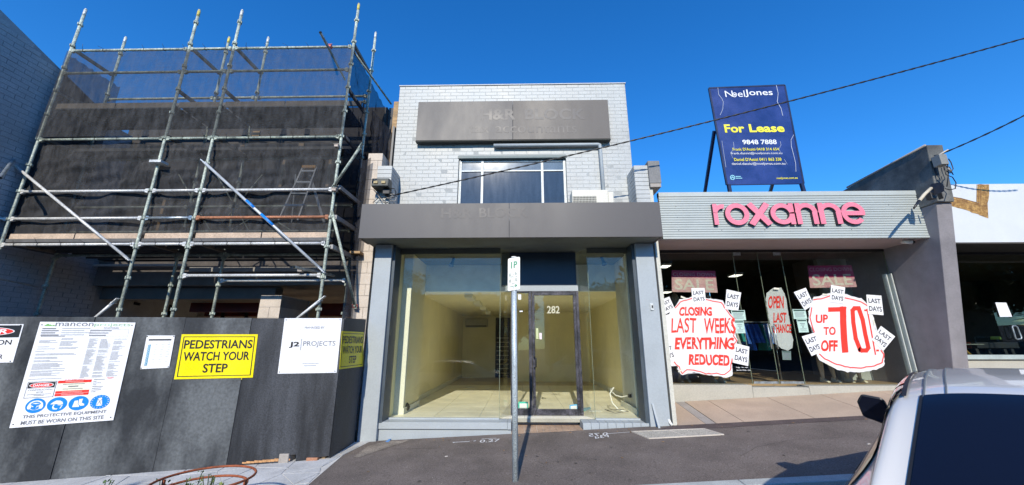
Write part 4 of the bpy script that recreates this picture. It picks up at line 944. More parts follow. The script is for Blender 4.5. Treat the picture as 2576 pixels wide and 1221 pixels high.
# return to the shop
b = MB(); rx0, rx1 = -2.53, P(921, 803, 6.36).x
b.hexa([(rx0, 5.60, gz(rx0, 5.6)+.02), (rx1, 6.36, gz(rx1, 6.36)), (rx1-.018, 6.36, gz(rx1, 6.36)), (rx0-.018, 5.60, gz(rx0, 5.6)+.02)], [(rx0, 5.60, .395), (rx1, 6.36, P(921, 804, 6.36).z), (rx1-.018, 6.36, P(921, 804, 6.36).z), (rx0-.018, 5.60, .395)])
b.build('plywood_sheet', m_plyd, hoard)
for x in (-2.6, -4.5, -6.9): b = MB(); b.box(x-.045, x, hd(x)+.03, hd(x)+.12, gz(x, 6), .3); b.build('post', M['wood'], hoard)
b = MB(); xw = -3.8
chip = MB()
for k in range(12):
    x = H(600, 1190).x+.03+k*.05; h = .014+.018*abs(math.sin(k*1.7))*(k/12+.3); chip.box(x, x+.052, hd(x)-.0085, hd(x)-.0065, gz(x, 5.4)+.035, gz(x, 5.4)+.04+h)
chip.build('chipped_edge', mat('chipped_ply', (.5, .27, .12), .8, var=.3, scale=20), hoard)
for k, (xa, xc, m_, lb) in enumerate(((H(700, 1170).x, H(726, 1170).x, m_conc, 'rough grey timber block in the gap under the hoarding'), (H(770, 1165).x, H(800, 1165).x, mat('broken_brick', (.35, .17, .1), .9), 'broken brick wedged under hoarding near its corner'))):
    b = MB(); b.box(xa, xc, hd(xa)-.02, hd(xa)+.15, gz(xa, 5.5), gz(xa, 5.5)+(.12 if k == 0 else .05)); o = b.build('wedge_block', m_, None, bevel=.012); tag(o, lb, 'block')
# ---------------------------------------------------------------- signs on the hoarding
S = lambda pts, off=.012: Quad(*[H(x, y, off) for x, y in pts])
D1 = 1.5901
# big site board
q = S([(103.5, 810), (343, 812), (287, 1057), (26, 1077)])
o = board('site_board', q, .004, M['white_sign'], 'large white builder site board with permit details and blue safety symbols', 'sign')
q.vm = [(0, 0), (.022, .008), (.08, .05), (.086, .053), (.19, .165), (.6, .565), (.622, .575), (.64, .585), (.8, .738), (.806, .743), (.858, .811), (.91, .879), (1, 1)]
text_on(q, [('mancon', .17, .022, .565, .07, .0)], M['grey_print'], o); text_on(q, [('projects', .575, .022, .955, .082, .0)], mat('pale_green_print', (.3, .5, .3), .4, bump=0), o)
polys_on(q, [[(.05, .07), (.09, .035), (.13, .07)], [(.09, .07), (.115, .045), (.15, .07)], [(.13, .07), (.15, .05), (.18, .07)]], mat('logo_green', (.18, .42, .12), .4, bump=0), o, name='logo')
text_on(q, [('REGISTERED', .68, .086, .84, .1, .0)], M['grey_print'], o)
rnd = random.Random(21); bars = []; bars2 = []
for k in range(4): bars2.append(rect(.045, .095+k*.02, .045+rnd.uniform(.13, .2), .105+k*.02)); bars.append(rect(.25, .095+k*.02, .25+rnd.uniform(.1, .38), .103+k*.02))
for k in range(3): bars2.append(rect(.545, .115+k*.022, .72+rnd.uniform(0, .1), .124+k*.022))
bars2 += [rect(.05, .168, .3, .174), rect(.55, .108, .95, .1095), rect(.55, .172, .95, .1735), rect(.55, .108, .5515, .1735), rect(.949, .108, .9505, .1735)]
for (u0, u1, v0, v1, pr) in ((.05, .24, .19, .3, .3), (.27, .5, .19, .3, .9), (.04, .22, .32, .33, .9), (.05, .48, .345, .356, 1), (.05, .40, .37, .5, .85), (.05, .48, .515, .53, 1), (.05, .38, .54, .6, .85), (.56, .66, .185, .6, .9), (.68, .80, .2, .6, .85), (.82, .95, .2, .6, .85)):
    v = v0
    while v < v1:
        if rnd.random() < pr: bars.append(rect(u0, v, u0+(u1-u0)*rnd.uniform(.45, 1), v+.0062))
        v += .0105
polys_on(q, bars, M['lgrey_print'], o, name='small_print'); polys_on(q, bars2, M['grey_print'], o, .0022, name='small_print')
# danger panel
polys_on(q, [rect(.055, .64, .345, .80)], M['grey_print'], o, .0018, name='panel_border'); polys_on(q, [rect(.062, .645, .338, .795)], M['white_sign'], o, .0024, name='panel'); polys_on(q, [rect(.066, .648, .334, .705)], M['black_print'], o, .0028, name='panel_header')
polys_on(q, [ell(.2, .677, .12, .026)], M['white_sign'], o, .0032, name='oval'); polys_on(q, [ell(.2, .677, .112, .022)], M['red_print'], o, .0036, name='oval')
text_on(q, [('DANGER', .118, .666, .282, .689, .03)], M['white_sign'], o, .0042)
text_on(q, [('CONSTRUCTION', .08, .716, .32, .73, .02), ('SITE', .165, .74, .235, .754, .02)], M['grey_print'], o, .0035)
polys_on(q, [rect(.08, .764, .32, .769), rect(.15, .776, .25, .781)], M['grey_print'], o, .0035, name='small_print')
text_on(q, [('IN AN EMERGENCY', .42, .622, .62, .636, .0)], M['red_print'], o)
polys_on(q, [rect(.355, .64, .69, .667), rect(.355, .745, .69, .768), rect(.355, .771, .69, .795)], M['red_print'], o, .0022, name='red_band')
polys_on(q, [rect(.355, .6675, .69, .7445)], mat('cream_print', (.75, .74, .6), .4, bump=0), o, .0022, name='panel')
polys_on(q, [rect(.41, .676, .63, .682), rect(.47, .697, .57, .708), rect(.42, .724, .62, .73)], M['grey_print'], o, .0028, name='small_print')
polys_on(q, [rect(.43, .65, .61, .655), rect(.42, .754, .62, .759), rect(.42, .781, .64, .786)], mat('pink_print', (.8, .45, .42), .4, bump=0), o, .0028, name='small_print')
polys_on(q, [rect(.71, .64+.018*k, .71+rnd.uniform(.03, .12), .646+.018*k) for k in range(8)], M['grey_print'], o, name='small_print')
text_on(q, [('"000"', .835, .615, .91, .635, .03)], M['red_print'], o)
# four blue symbols
for k, cu in enumerate((.195, .405, .615, .825)):
    cv = [.872, .866, .86, .853][k]*.0+.858
    polys_on(q, [ell(cu, cv, .098, .052, 36)], M['blue_print'], o, .0022, name='symbol_disc')
    e = lambda pts: [(cu+x*.098, cv+y*.052) for x, y in pts]
    W_ = M['white_sign']; B_ = M['blue_print']
    if k == 0:
        polys_on(q, [ell(cu, cv-.003, .072, .034)], W_, o, .0026, name='symbol'); polys_on(q, [ell(cu, cv+.0, .056, .029)], B_, o, .003, name='symbol')
        polys_on(q, [ell(cu-.057, cv+.006, .02, .018), ell(cu+.057, cv+.006, .02, .018), e([(-.38, -.3), (-.1, -.38), (.12, -.36), (.4, -.3), (.34, .1), (.15, .2), (.15, .4), (-.15, .4), (-.15, .2), (-.34, .1)])], W_, o, .0034, name='symbol')
        polys_on(q, [e([(-.38, -.3), (0, -.22), (.4, -.3), (.33, -.0), (.14, .05), (.1, .5), (-.14, .5), (-.18, .05), (-.32, 0)])], B_, o, .0038, name='symbol')
    elif k == 1:
        polys_on(q, [e([(-.68, -.05), (-.45, -.35), (-.15, -.55), (.25, -.5), (.5, -.3), (.6, 0), (.1, -.05)]), e([(-.35, 0), (-.22, .02), (-.3, .3), (-.1, .55), (.15, .55), (.1, .7), (-.3, .66), (-.42, .35)]), e([(.5, .1), (.6, .1), (.45, .6), (.35, .6)]), e([(.05, .0), (.5, .05), (.45, .14), (.1, .12)])], W_, o, .0028, name='symbol')
    elif k == 2:
        polys_on(q, [e([(-.45, -.35), (-.1, -.4), (-.05, .1), (.1, .3), (.15, .52), (-.55, .52), (-.5, .1)]), e([(-.02, -.55), (.35, -.6), (.3, -.05), (.6, .15), (.62, .38), (.25, .4), (.0, .1)])], W_, o, .0028, name='symbol')
    else:
        polys_on(q, [e([(-.22, -.55), (.12, -.62), (.3, .48), (.24, .56), (-.26, .56), (-.32, .48)])], W_, o, .0028, name='symbol')
        polys_on(q, strokes([(cu-.02, cv-.02), (cu+.022, cv+.022)], .004)+strokes([(cu+.018, cv-.022), (cu-.024, cv+.022)], .004), M['grey_print'], o, .0034, name='symbol')
        polys_on(q, [strokes([(cu+.078*math.cos(t), cv+.041*math.sin(t)), (cu+.092*math.cos(t), cv+.048*math.sin(t))], .003)[0] for t in [j*.35 for j in range(18)]], W_, o, .0028, name='symbol')
q.vm = None
text_on(q, [('THIS PROTECTIVE EQUIPMENT', .1, .893, .915, .927, .015), ('MUST BE WORN ON THIS SITE', .1, .945, .9, .98, .015)], M['grey_print'], o)
def screws(q, o, us=((.03, .03), (.97, .03), (.97, .97), (.03, .97))):
    b = MB()
    for u, v in us: p = q.at(u, v, 0); b.tube([p, p+q.n*.006], .007, 8)
    b.build('screws', M['dark_metal'], o, kind='stuff')
screws(q, o)
# danger sign cut by the picture edge
q = S([(-150, 817), (62.5, 816), (35, 912), (-192, 918)])
o = board('danger_sign', q, .003, M['white_sign'], 'white danger construction site sign with black header at far left of hoarding', 'sign')
polys_on(q, [rect(.02, .03, .985, .35)], M['black_print'], o, name='panel_header'); polys_on(q, [ell(.48, .19, .44, .125, 36)], M['white_sign'], o, .0024, name='oval'); polys_on(q, [ell(.48, .19, .425, .11, 36)], M['red_print'], o, .003, name='oval')
text_on(q, [('DANGER', .12, .13, .84, .25, .03, .1)], M['white_sign'], o, .0035)
text_on(q, [('CONSTRUCTION', .06, .41, .92, .54, .01), ('SITE', .38, .6, .6, .7, .01), ('KEEP OUT WITHOUT ORDER', .1, .79, .87, .9, .01)][:2]+[('NO ENTRY FOR CONSUMER', .1, .79, .87, .9, .01)][:0]+[('ER', .775, .79, .87, .9, .01)], M['black_print'], o)
screws(q, o)
# small notice
q = S([(371.5, 844.5), (442, 844.5), (427, 925.5), (354.5, 929)])
o = board('notice', q, .003, M['white_sign'], 'small white notice with table and blue hand drawn marks between two bigger signs', 'notice')
polys_on(q, [rect(.1, .11, .9, .155)], M['black_print'], o, name='header'); polys_on(q, [rect(u, .2+.075*k, u+.1, .207+.075*k) for u in (.35, .58, .8) for k in range(9)], M['lgrey_print'], o, name='small_print')
polys_on(q, sum([strokes([(.12, .3+.07*k), (.2, .285+.07*k), (.2, .33+.07*k), (.12, .33+.07*k)], .022) for k in range(9)], []), mat('teal_print', (.08, .32, .48), .4, bump=0), o, name='hand_marks'); screws(q, o)
# pedestrians sign
def ped(q, label, th=.003):
    o = board('warning_sign', q, th, M['yellow'], label, 'sign')
    bd = []
    r0, r1 = .03, .042
    for a, c, d, e in ((r0, .05, 1-r0, .066), (r0, .934, 1-r0, .95), (r0, .05, r1, .95), (1-r1, .05, 1-r0, .95)): bd.append(rect(a, c, d, e))
    polys_on(q, bd, M['black_print'], o, name='border')
    text_on(q, [('PEDESTRIANS', .055, .13, .945, .33, .02), ('WATCH YOUR', .07, .40, .925, .60, .02), ('STEP', .345, .67, .66, .87, .02)], M['black_print'], o); return o
q2 = S([(460, 847), (640, 847), (629, 955), (463, 958)], .004); o = board('warning_sign', q2, .003, M['yellow'], 'edge of a second yellow sign hidden behind the large pedestrians sign', 'sign')
q = S([(459, 841.5), (650, 841.5), (637, 950), (439.5, 954.5)]); ped(q, 'large yellow pedestrians watch your step sign on front of the hoarding')
# J2 sign
q = S([(717, 801), (861, 801), (847.5, 938), (699.5, 940.5)], .010)
o = board('company_sign', q, .003, M['white_sign'], 'white square project manager sign near the corner of the hoarding', 'sign')
text_on(q, [('MANAGED BY', .37, .155, .715, .195, .0)], M['grey_print'], o); text_on(q, [('J2', .135, .435, .31, .545, .03)], M['black_print'], o); text_on(q, [('PROJECTS', .375, .425, .93, .54, .0)], M['grey_print'], o)
polys_on(q, [rect(.335, .38, .343, .59)], M['grey_print'], o, name='rule'); polys_on(q, [rect(.4, .82, .68, .832), rect(.43, .86, .64, .875)], M['lgrey_print'], o, name='small_print'); screws(q, o)
# second pedestrians sign on the return sheet
RN = V(1, 0, 0); rp0 = V(rx0, 5.6, 0); rd = V(rx1-rx0, .76, 0).normalized(); RN = V(rd.y, -rd.x, 0)
Hr = lambda x, y, off=.008: hitp(x, y, rp0, RN)+RN*off
q = Quad(Hr(859, 833), Hr(914, 836), Hr(912, 922), Hr(853, 929.5)); ped(q, 'smaller dim yellow pedestrians sign on hoarding return next to shop')
# ================================================================ dress shop to the right
m_fas = mat('ribbed_fascia', (.43, .465, .45), .5, .05, var=.04, scale=2, fine=.02, bump=0)
m_pink = mat('pink_letter', (.78, .21, .29), .5, var=.03, bump=0); m_pinkd = mat('letter_side', (.05, .035, .045), .6)
m_dwall = mat('dark_grey_render_wall', (.235, .22, .23), .88, var=.16, scale=2.5, fine=.12, fscale=110, bump=.5, bscale=90)
m_dwall_t = mat('dark_grey_render_top', (.10, .105, .105), .88, var=.3, scale=2.5, fine=.1, col2=(.19, .19, .18))
m_plth = mat('pale_plinth', (.40, .385, .33), .8, var=.05, scale=3)
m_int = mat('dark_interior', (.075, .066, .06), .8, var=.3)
m_intf = mat('timber_floor', (.42, .28, .15), .5, var=.2, streak=(1, 6, 1))
G_dark = glass('clothes_shop_glass', (.9, .92, .9), 1.5)
rox = empty('clothes_shop', V(4.8, 6.6, gz(4.8, 6.6)), 'single-storey dress shop with ribbed grey fascia and pink lettering', 'building')
RF = 6.75; RG = 7.66; FZ2 = P(1950, 967, RG).z
rl, rr_ = P(1662, 540, RF).x, P(2322, 540, RF).x; rz0, rz1 = P(2000, 598, RF).z, P(2000, 482, RF).z
base = box('fascia', m_fas, rox, rl, rr_+.03, RF+.02, RF+.08, rz0, rz1)
n = 17; rh = (rz1-.09-rz0-.03)/n
for k in range(n):
    z0 = rz0+.03+k*rh
    b = MB(); b.hexa([(rl, RF+.02, z0+.003), (rr_+.03, RF+.02, z0+.003), (rr_+.03, RF+.02, z0+rh-.003), (rl, RF+.02, z0+rh-.003)], [(rl, RF+.008, z0+.007), (rr_+.03, RF+.008, z0+.007), (rr_+.03, RF+.008, z0+rh-.004), (rl, RF+.008, z0+rh-.004)]); b.build('fascia_rib', m_fas, base)
box('fascia_trim', m_fas, base, rl, rr_+.035, RF-.0, RF+.09, rz0-.012, rz0+.026, bevel=.003); box('fascia_trim', m_fas, base, rl, rr_+.035, RF-.004, RF+.1, rz1-.088, rz1, bevel=.003)
b = MB(); x = rl+.3
while x < rr_:
    for zz in (rz0+.15, rz0+.4, rz0+.62): b.tube([(x, RF+.004, zz), (x, RF-.001, zz)], .006, 6)
    x += .78
b.build('screws', M['dark_metal'], base, kind='stuff')
# round geometric letters
def ring(cx, cy, r, w, a0=0, a1=360, n=40):
    pts = []
    for k in range(n+1):
        t = R(a0+(a1-a0)*k/n); pts.append((t,))
    out = [(cx+(r)*math.cos(t[0]), cy+r*math.sin(t[0])) for t in pts]; inn = [(cx+(r-w)*math.cos(t[0]), cy+(r-w)*math.sin(t[0])) for t in pts]
    return [(out[k], out[k+1], inn[k+1], inn[k]) for k in range(n)]
def bar2(x0, y0, x1, y1, w):
    dx, dy = x1-x0, y1-y0; l = math.hypot(dx, dy); nx, ny = -dy/l*w/2, dx/l*w/2
    return [((x0+nx, y0+ny), (x1+nx, y1+ny), (x1-nx, y1-ny), (x0-nx, y0-ny))]
w = .205
def arch(h=.5):                       # n shoulders in unit height, width .86
    return bar2(.12, 0, .12, 1, w)+ring(.45, .55, .45, w, 0, 180)+bar2(.78, 0, .78, .56, w)
glyph = {'r': (bar2(.12, 0, .12, 1, w)+ring(.48, .5, .48, w, 78, 170), .6), 'o': (ring(.5, .5, .52, w+.01), 1.0),
         'x': (bar2(.12, 0, .80, 1, w+.03)+bar2(.80, 0, .12, 1, w+.03), .92), 'a': (ring(.5, .5, .5, w)+bar2(.9, 0, .9, 1, w), 1.02),
         'n': (arch(), .90), 'e': (ring(.5, .5, .52, w, 0, 318)+bar2(.1, .5, 1.0, .5, .2), 1.02)}
spans = [('r', 1794, 1826), ('o', 1826, 1884), ('x', 1880, 1942), ('a', 1939, 2000), ('n', 2002, 2058), ('n', 2060, 2118), ('e', 2119, 2178)]
LF = RF-.055
for ch, xa, xb in spans:
    g_, wd = glyph[ch]; yt, yb = 512+(xa-1794)*-.003, 564.5+(xa-1794)*-.002
    A, B_, Z0, Z1 = P(xa, 540, LF).x, P(xb, 540, LF).x, P(2000, yb, LF).z, P(2000, yt, LF).z
    def mp_(p): return (A+(B_-A)*p[0]/wd, Z0+(Z1-Z0)*p[1])
    f = MB(); s = MB()
    for k, qd in enumerate(g_):
        c4 = [mp_(p) for p in qd]; e = .0001*(k % 2)+(.0004 if k >= len(g_)-1 or (ch in 'nra' and k < 1) else 0)
        f.poly([(x, LF-e, z) for x, z in c4]); s.hexa([(x, LF+.002+e*3, z) for x, z in c4], [(x, RF+.0035-e, z) for x, z in c4])
    o = f.build('letter', m_pink, rox); s.build('letter_side', m_pinkd, o)
# soffit, glass, interior
SG = RG
b = MB(); b.box(rl, 7.4, RF+.09, RG+.3, rz0+.0, rz0+.04); b.build('soffit', mat('pinkish_soffit', (.42, .34, .33), .7, var=.06), rox)
sl_z = rz0
gx0, gx1 = P(1672, 800, RG).x, 7.38
frm = MB(); frm.box(gx0, gx1, RG-.02, RG+.05, sl_z-.05, sl_z-.001); frm.build('glazing_head', M['black_plastic'], rox)
gsegs = [gx0+.01, P(1846, 800, RG).x, P(1905, 800, RG).x, P(1968, 800, RG).x, P(2020, 800, RG).x, gx1]
gsegs = [gx0+.01, P(1868, 800, RG).x, P(1932, 800, RG).x, P(1994, 800, RG).x, gx1]
for k, (a, c) in enumerate(zip(gsegs, gsegs[1:])):
    isd = k in (1, 2)
    o = box('glass_door' if isd else 'shop_window', G_dark, rox, a+.003, c-.003, RG, RG+.008, FZ2+(.01 if isd else 0), sl_z-.05)
    if isd:
        hx = c-.06 if k == 1 else a+.06; z0, z1 = P(1930, 878, RG).z, P(1930, 815, RG).z
        b = MB(); b.tube([(hx, RG-.05, z0), (hx, RG-.05, z1)], .012, 8); b.tube([(hx, RG, z0+.05), (hx, RG-.05, z0+.05)], .008, 6); b.tube([(hx, RG, z1-.05), (hx, RG-.05, z1-.05)], .008, 6); b.build('handle', M['galv'], o)
        box('foot_rail', M['galv'], o, a+.02, c-.02, RG-.012, RG-.002, FZ2+.01, FZ2+.05)
        box('patch_fitting', M['galv'], o, (a if k == 1 else c-.16)+.005, (a+.16 if k == 1 else c)-.005, RG-.014, RG-.002, sl_z-.12, sl_z-.055)
    box('glass_joint', m_chan, rox, c-.003, c+.003, RG-.003, RG+.011, FZ2, sl_z-.05)
for k in (0, 1):
    x0, x1 = P(2216+10*k, 800, RG-.02-.06*k).x, P(2221+10*k, 800, RG-.02-.06*k).x
m_wfr = mat('white_aluminium', (.66, .7, .66), .35, .3, var=.05)
for xx in (7.31, 7.37): box('jamb', m_wfr, rox, xx-.018, xx, RG-.03-(.04 if xx > 7.35 else 0), RG+.06, FZ2-.02, P(2216, 690, RG).z)
# plinth with stepped top following the slope
pl = MB(); xk = [gx0, P(2076, 990, RG).x, P(2232, 985, RG).x, 7.4]
xst = P(2027-150, 972, RG).x
pa, pb2 = P(1870, 970, RG-.12).x, P(1990, 975, RG-.12).x
def pl_seg(a, c, zt0, zt1, nm='plinth'):
    b = MB(); b.hexa([(a, RG-.13, gz(a, 7)-.1), (c, RG-.13, gz(c, 7)-.1), (c, RG+.2, gz(c, 7)-.1), (a, RG+.2, gz(a, 7)-.1)], [(a, RG-.13, zt0), (c, RG-.13, zt1), (c, RG+.2, zt1), (a, RG+.2, zt0)]); return b.build(nm, m_plth, rox, bevel=.008)
pl_seg(gx0-.05, P(1880, 960, RG).x, FZ2-.005, FZ2-.005); pl_seg(P(1880, 960, RG).x+.003, P(2020, 960, RG).x, FZ2-.045, FZ2-.045, 'door_step'); pl_seg(P(2020, 960, RG).x+.003, 7.39, FZ2-.02, FZ2-.01)
box('interior_floor', m_intf, rox, gx0-.1, 7.4, RG+.2, 15, FZ2-.05, FZ2-.006)
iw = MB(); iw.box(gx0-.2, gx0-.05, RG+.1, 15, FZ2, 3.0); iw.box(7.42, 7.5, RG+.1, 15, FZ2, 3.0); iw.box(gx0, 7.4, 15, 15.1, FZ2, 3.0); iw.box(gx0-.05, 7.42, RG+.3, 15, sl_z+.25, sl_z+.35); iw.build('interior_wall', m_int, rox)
box('roof', mat('roof_sheet', (.3, .3, .3), .7), rox, rl+.01, 7.39, RF+.1, 15.5, sl_z+.4, sl_z+.46)
box('interior_return', mat('pale_wall_inside', (.42, .44, .42), .8), rox, 6.75, 7.415, 8.6, 8.7, FZ2, sl_z)
for (x, y, D, w_, d_) in ((1672, 671, 9.4, .3, .12), (1676, 736, 11, .3, .12), (1850, 694, 10, .3, .14), (1962, 600, 9.6, .2, .1)):
    p = P(x, y, D); t = empty('downlight', p, None, None); tag(t, {1672: 'upper ceiling light at left edge inside dress shop', 1676: 'lower ceiling light at left edge inside dress shop', 1850: 'ceiling light in the middle of dress shop above notices', 1962: 'ceiling light near soffit of dress shop'}[x], 'ceiling light')
    em = bpy.data.materials.get('lamp_glow')
    if not em:
        em = bpy.data.materials.new('lamp_glow'); em.use_nodes = True; em.node_tree.nodes['Principled BSDF'].inputs['Emission Color'].default_value = (1, .95, .85, 1); em.node_tree.nodes['Principled BSDF'].inputs['Emission Strength'].default_value = 2.2
    box('diffuser', em, t, p.x-w_/3, p.x+w_/3, D-.15, D+.15, p.z-.01, p.z); box('housing', M['white_paint'], t, p.x-w_/3-.02, p.x+w_/3+.02, D-.17, D+.17, p.z+.001, p.z+.05)
# security dome under soffit
p = P(2283, 607, 6.985); t = empty('security_camera', p, 'white dome security camera under the dress shop soffit', 'camera')
b = MB(); b.tube([V(p.x-.12, p.y, rz0-.03), V(p.x+.02, p.y-.05, rz0-.045)], .04, 12, rr=[.03, .042]); b.build('body', M['white_paint'], t)
b = MB(); b.tube([V(p.x+.022, p.y-.051, rz0-.045), V(p.x+.06, p.y-.065, rz0-.05)], .03, 12, rr=[.04, .02]); b.build('lens', M['black_plastic'], t)
# paper signs taped to the glass
Z1 = lambda zx, zy: (1635.2+.3349*zx, 597.5+.3349*zy); Z2 = lambda zx, zy: (1918.2+.3348*zx, 597.5+.3348*zy)
m_paper = mat('paper', (.70, .70, .72), .75, var=.05, scale=3, fine=.02, bump=.9, bscale=5); m_brush = mat('red_brush_paint', (.78, .035, .02), .6, var=.12, scale=12, bump=0); m_brushp = mat('thin_red_brush', (.80, .09, .08), .6, var=.2, scale=14, bump=0)
def jag(pts, amp, seed, seg=4):
    r2 = random.Random(seed); out = []
    for a, c in zip(pts, pts[1:]+pts[:1]):
        n = max(1, int(math.hypot(c[0]-a[0], c[1]-a[1])/(seg*4)))
        for k in range(n): u = k/n; out.append((a[0]+(c[0]-a[0])*u+r2.uniform(-amp, amp), a[1]+(c[1]-a[1])*u+r2.uniform(-amp, amp)))
    return out
def fan(pts2, D, Z, th=.0012):
    P3 = [P(*Z(x, y), D) for x, y in pts2]; b = MB(); n = len(P3)
    me = bpy.data.meshes.new('tmp'); bm = bmesh.new(); vs = [bm.verts.new(p) for p in P3]; f = bm.faces.new(vs); bmesh.ops.triangulate(bm, faces=[f])
    ext = bmesh.ops.extrude_face_region(bm, geom=bm.faces[:]); bmesh.ops.translate(bm, verts=[v for v in ext['geom'] if isinstance(v, bmesh.types.BMVert)], vec=(0, th, 0))
    bm.verts.index_update(); b.mesh([v.co.copy() for v in bm.verts], [[v.index for v in f.verts] for f in bm.faces]); bm.free(); bpy.data.meshes.remove(me); return b
def paper(name, pts, D, Z, m, label, cat='paper sign'): return tag(fan(pts, D, Z).build(name, m, None), label, cat)
def zq(Z, pts, D, off=0): return Quad(*[P(*Z(x, y), D)+V(0, -off, 0) for x, y in pts])
def ztext(Z, D, items, m, parent, off=.002, wob=0.):
    for it in items:
        st, x0, y0, x1, y1 = it[:5]; lean = it[6] if len(it) > 6 else 0
        q = zq(Z, [(x0, y0), (x1, y0+lean), (x1, y1+lean), (x0, y1)], D); text_on(q, [(st, 0, 0, 1, 1, it[5] if len(it) > 5 else 0.)], m, parent, off, wob=wob)
def zstroke(Z, D, path, w, m, parent, off=.0015, name='border'):
    b = MB()
    for k, s in enumerate(strokes(path, w)): b.poly([P(*Z(x, y), D)+V(0, -off-.00004*(k % 5), 0) for x, y in s])
    return b.build(name, m, parent)
DP = RG-.012
burst = [(185, 525), (225, 468), (310, 448), (420, 458), (545, 473), (562, 515), (602, 568), (628, 610), (642, 650), (637, 715), (657, 770), (640, 820), (632, 900), (612, 940), (622, 1040), (568, 1052), (430, 1035), (330, 1013), (240, 1035), (205, 990), (205, 962), (172, 925), (70, 935), (60, 600), (130, 585)]
o = paper('paper_sign', jag(burst, 4, 1), DP, Z1, m_paper, 'large jagged white paper with red closing last weeks everything reduced')
zstroke(Z1, DP, jago([(190, 530), (232, 483), (310, 461), (425, 470), (535, 488), (560, 530), (600, 582), (632, 612), (618, 640), (640, 690), (624, 740), (650, 775), (630, 805)], 2.5, 3, 5), 8, m_brushp, o)
zstroke(Z1, DP, jago([(618, 915), (600, 1000), (562, 1032), (500, 1022), (420, 1025), (350, 1002), (275, 992), (242, 1025), (218, 975), (182, 936)], 3, 4, 5), 8, m_brushp, o)
ztext(Z1, DP, [('CLOSING', 218, 522, 465, 590, .045), ('LAST', 162, 605, 348, 717, .012), ('WEEKS', 405, 605, 638, 722, .02), ('EVERYTHING', 190, 750, 632, 842, .04), ('REDUCED', 293, 875, 600, 958, .045, 8)], m_brush, o, wob=.012)
burst2 = [(385, 445), (430, 438), (520, 418), (620, 425), (740, 458), (792, 500), (802, 560), (838, 610), (832, 660), (860, 700), (900, 800), (905, 840), (917, 880), (914, 965), (860, 992), (740, 1012), (640, 1012), (560, 992), (490, 952), (430, 922), (408, 885), (380, 700), (348, 640), (348, 560), (372, 500)]
o = paper('paper_sign', jag(burst2, 4, 5), DP, Z2, m_paper, 'large jagged white paper with red up to 70 off lettering')
zstroke(Z2, DP, jago([(382, 468), (440, 462), (505, 440)], 2, 6, 5), 9, m_brushp, o); zstroke(Z2, DP, [(620, 455), (680, 468), (740, 485), (785, 512)], 9, m_brushp, o)
zstroke(Z2, DP, jago([(370, 530), (358, 600), (372, 660), (390, 718)], 2, 7, 5), 9, m_brushp, o); zstroke(Z2, DP, jago([(430, 875), (470, 915), (540, 948), (640, 975), (740, 982), (840, 965), (900, 940), (910, 880), (890, 850)], 2.5, 8, 5), 10, m_brushp, o)
ztext(Z2, DP, [('UP', 400, 580, 492, 645, .03), ('TO', 458, 672, 550, 735, .03), ('OFF', 438, 772, 565, 858, .04)], m_brush, o, wob=.01)
zstroke(Z2, DP, [(503, 543), (618, 540), (600, 536)], 34, m_brush, o, .002, 'lettering'); zstroke(Z2, DP, [(604, 535), (606, 640), (612, 760), (620, 852)], 48, m_brush, o, .0026, 'lettering')
zstroke(Z2, DP, [(735, 850), (700, 760), (682, 640), (676, 550), (690, 533), (722, 533), (752, 620), (772, 730), (795, 830), (780, 850), (745, 850), (730, 840)], 32, m_brush, o, .002, 'lettering')
zstroke(Z2, DP, [(785, 540), (812, 680), (848, 880)], 10, m_brush, o, .002, 'lettering'); zstroke(Z2, DP, [(768, 548), (780, 548)], 13, m_brush, o, .002, 'lettering'); zstroke(Z2, DP, [(858, 850), (870, 850)], 14, m_brush, o, .002, 'lettering')
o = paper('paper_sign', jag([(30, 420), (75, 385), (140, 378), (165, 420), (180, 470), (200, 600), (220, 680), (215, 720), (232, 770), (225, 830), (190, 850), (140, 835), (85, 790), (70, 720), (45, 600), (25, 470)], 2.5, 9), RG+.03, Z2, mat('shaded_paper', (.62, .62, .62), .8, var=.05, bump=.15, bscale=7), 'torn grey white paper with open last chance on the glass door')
ztext(Z2, RG+.03, [('OPEN', 42, 440, 158, 535, .03), ('LAST', 82, 565, 180, 642, .03), ('CHANCE', 78, 652, 215, 718, .04)], m_brush, o, wob=.012)
m_ink = mat('dark_ink', (.03, .035, .06), .5, bump=0)
sheets = [(Z1, [(310, 382), (410, 380), (421, 492), (320, 503)], 'last days sheet on top of the closing paper'), (Z1, [(575, 390), (685, 415), (663, 550), (563, 540)], 'last days sheet at upper right of the closing paper'),
          (Z1, [(60, 478), (145, 445), (188, 540), (95, 590)], 'last days sheet half hidden behind pilaster, upper one'), (Z1, [(70, 800), (165, 790), (195, 915), (85, 945)], 'last days sheet half hidden behind pilaster, lower one'),
          (Z1, [(640, 795), (746, 822), (738, 967), (620, 940)], 'last days sheet at lower right of the closing paper'), (Z2, [(235, 412), (325, 378), (385, 505), (318, 548)], 'last days sheet at upper left of the 70 paper'),
          (Z2, [(515, 357), (621, 376), (612, 500), (508, 485)], 'last days sheet on top of the 70 paper'), (Z2, [(780, 430), (893, 438), (910, 585), (793, 575)], 'last days sheet at upper right of the 70 paper'),
          (Z2, [(890, 665), (997, 745), (908, 853), (820, 768)], 'tilted last days sheet at lower right of the 70 paper'), (Z2, [(295, 745), (400, 713), (447, 857), (370, 892)], 'last days sheet at lower left of the 70 paper')]
for k, (Z, pts, lb) in enumerate(sheets):
    q = zq(Z, pts, RG-.018); b = MB(); b.hexa(q.c, [p+V(0, .001, 0) for p in q.c]); o = tag(b.build('last_days_sheet', M['white_sign'], None), 'white '+lb, 'paper sign', 'last days sheets round the big papers')
    text_on(q, [('LAST', .1, .18, .9, .42, .022), ('DAYS', .1, .58, .92, .84, .022)], m_ink, o, .0015)
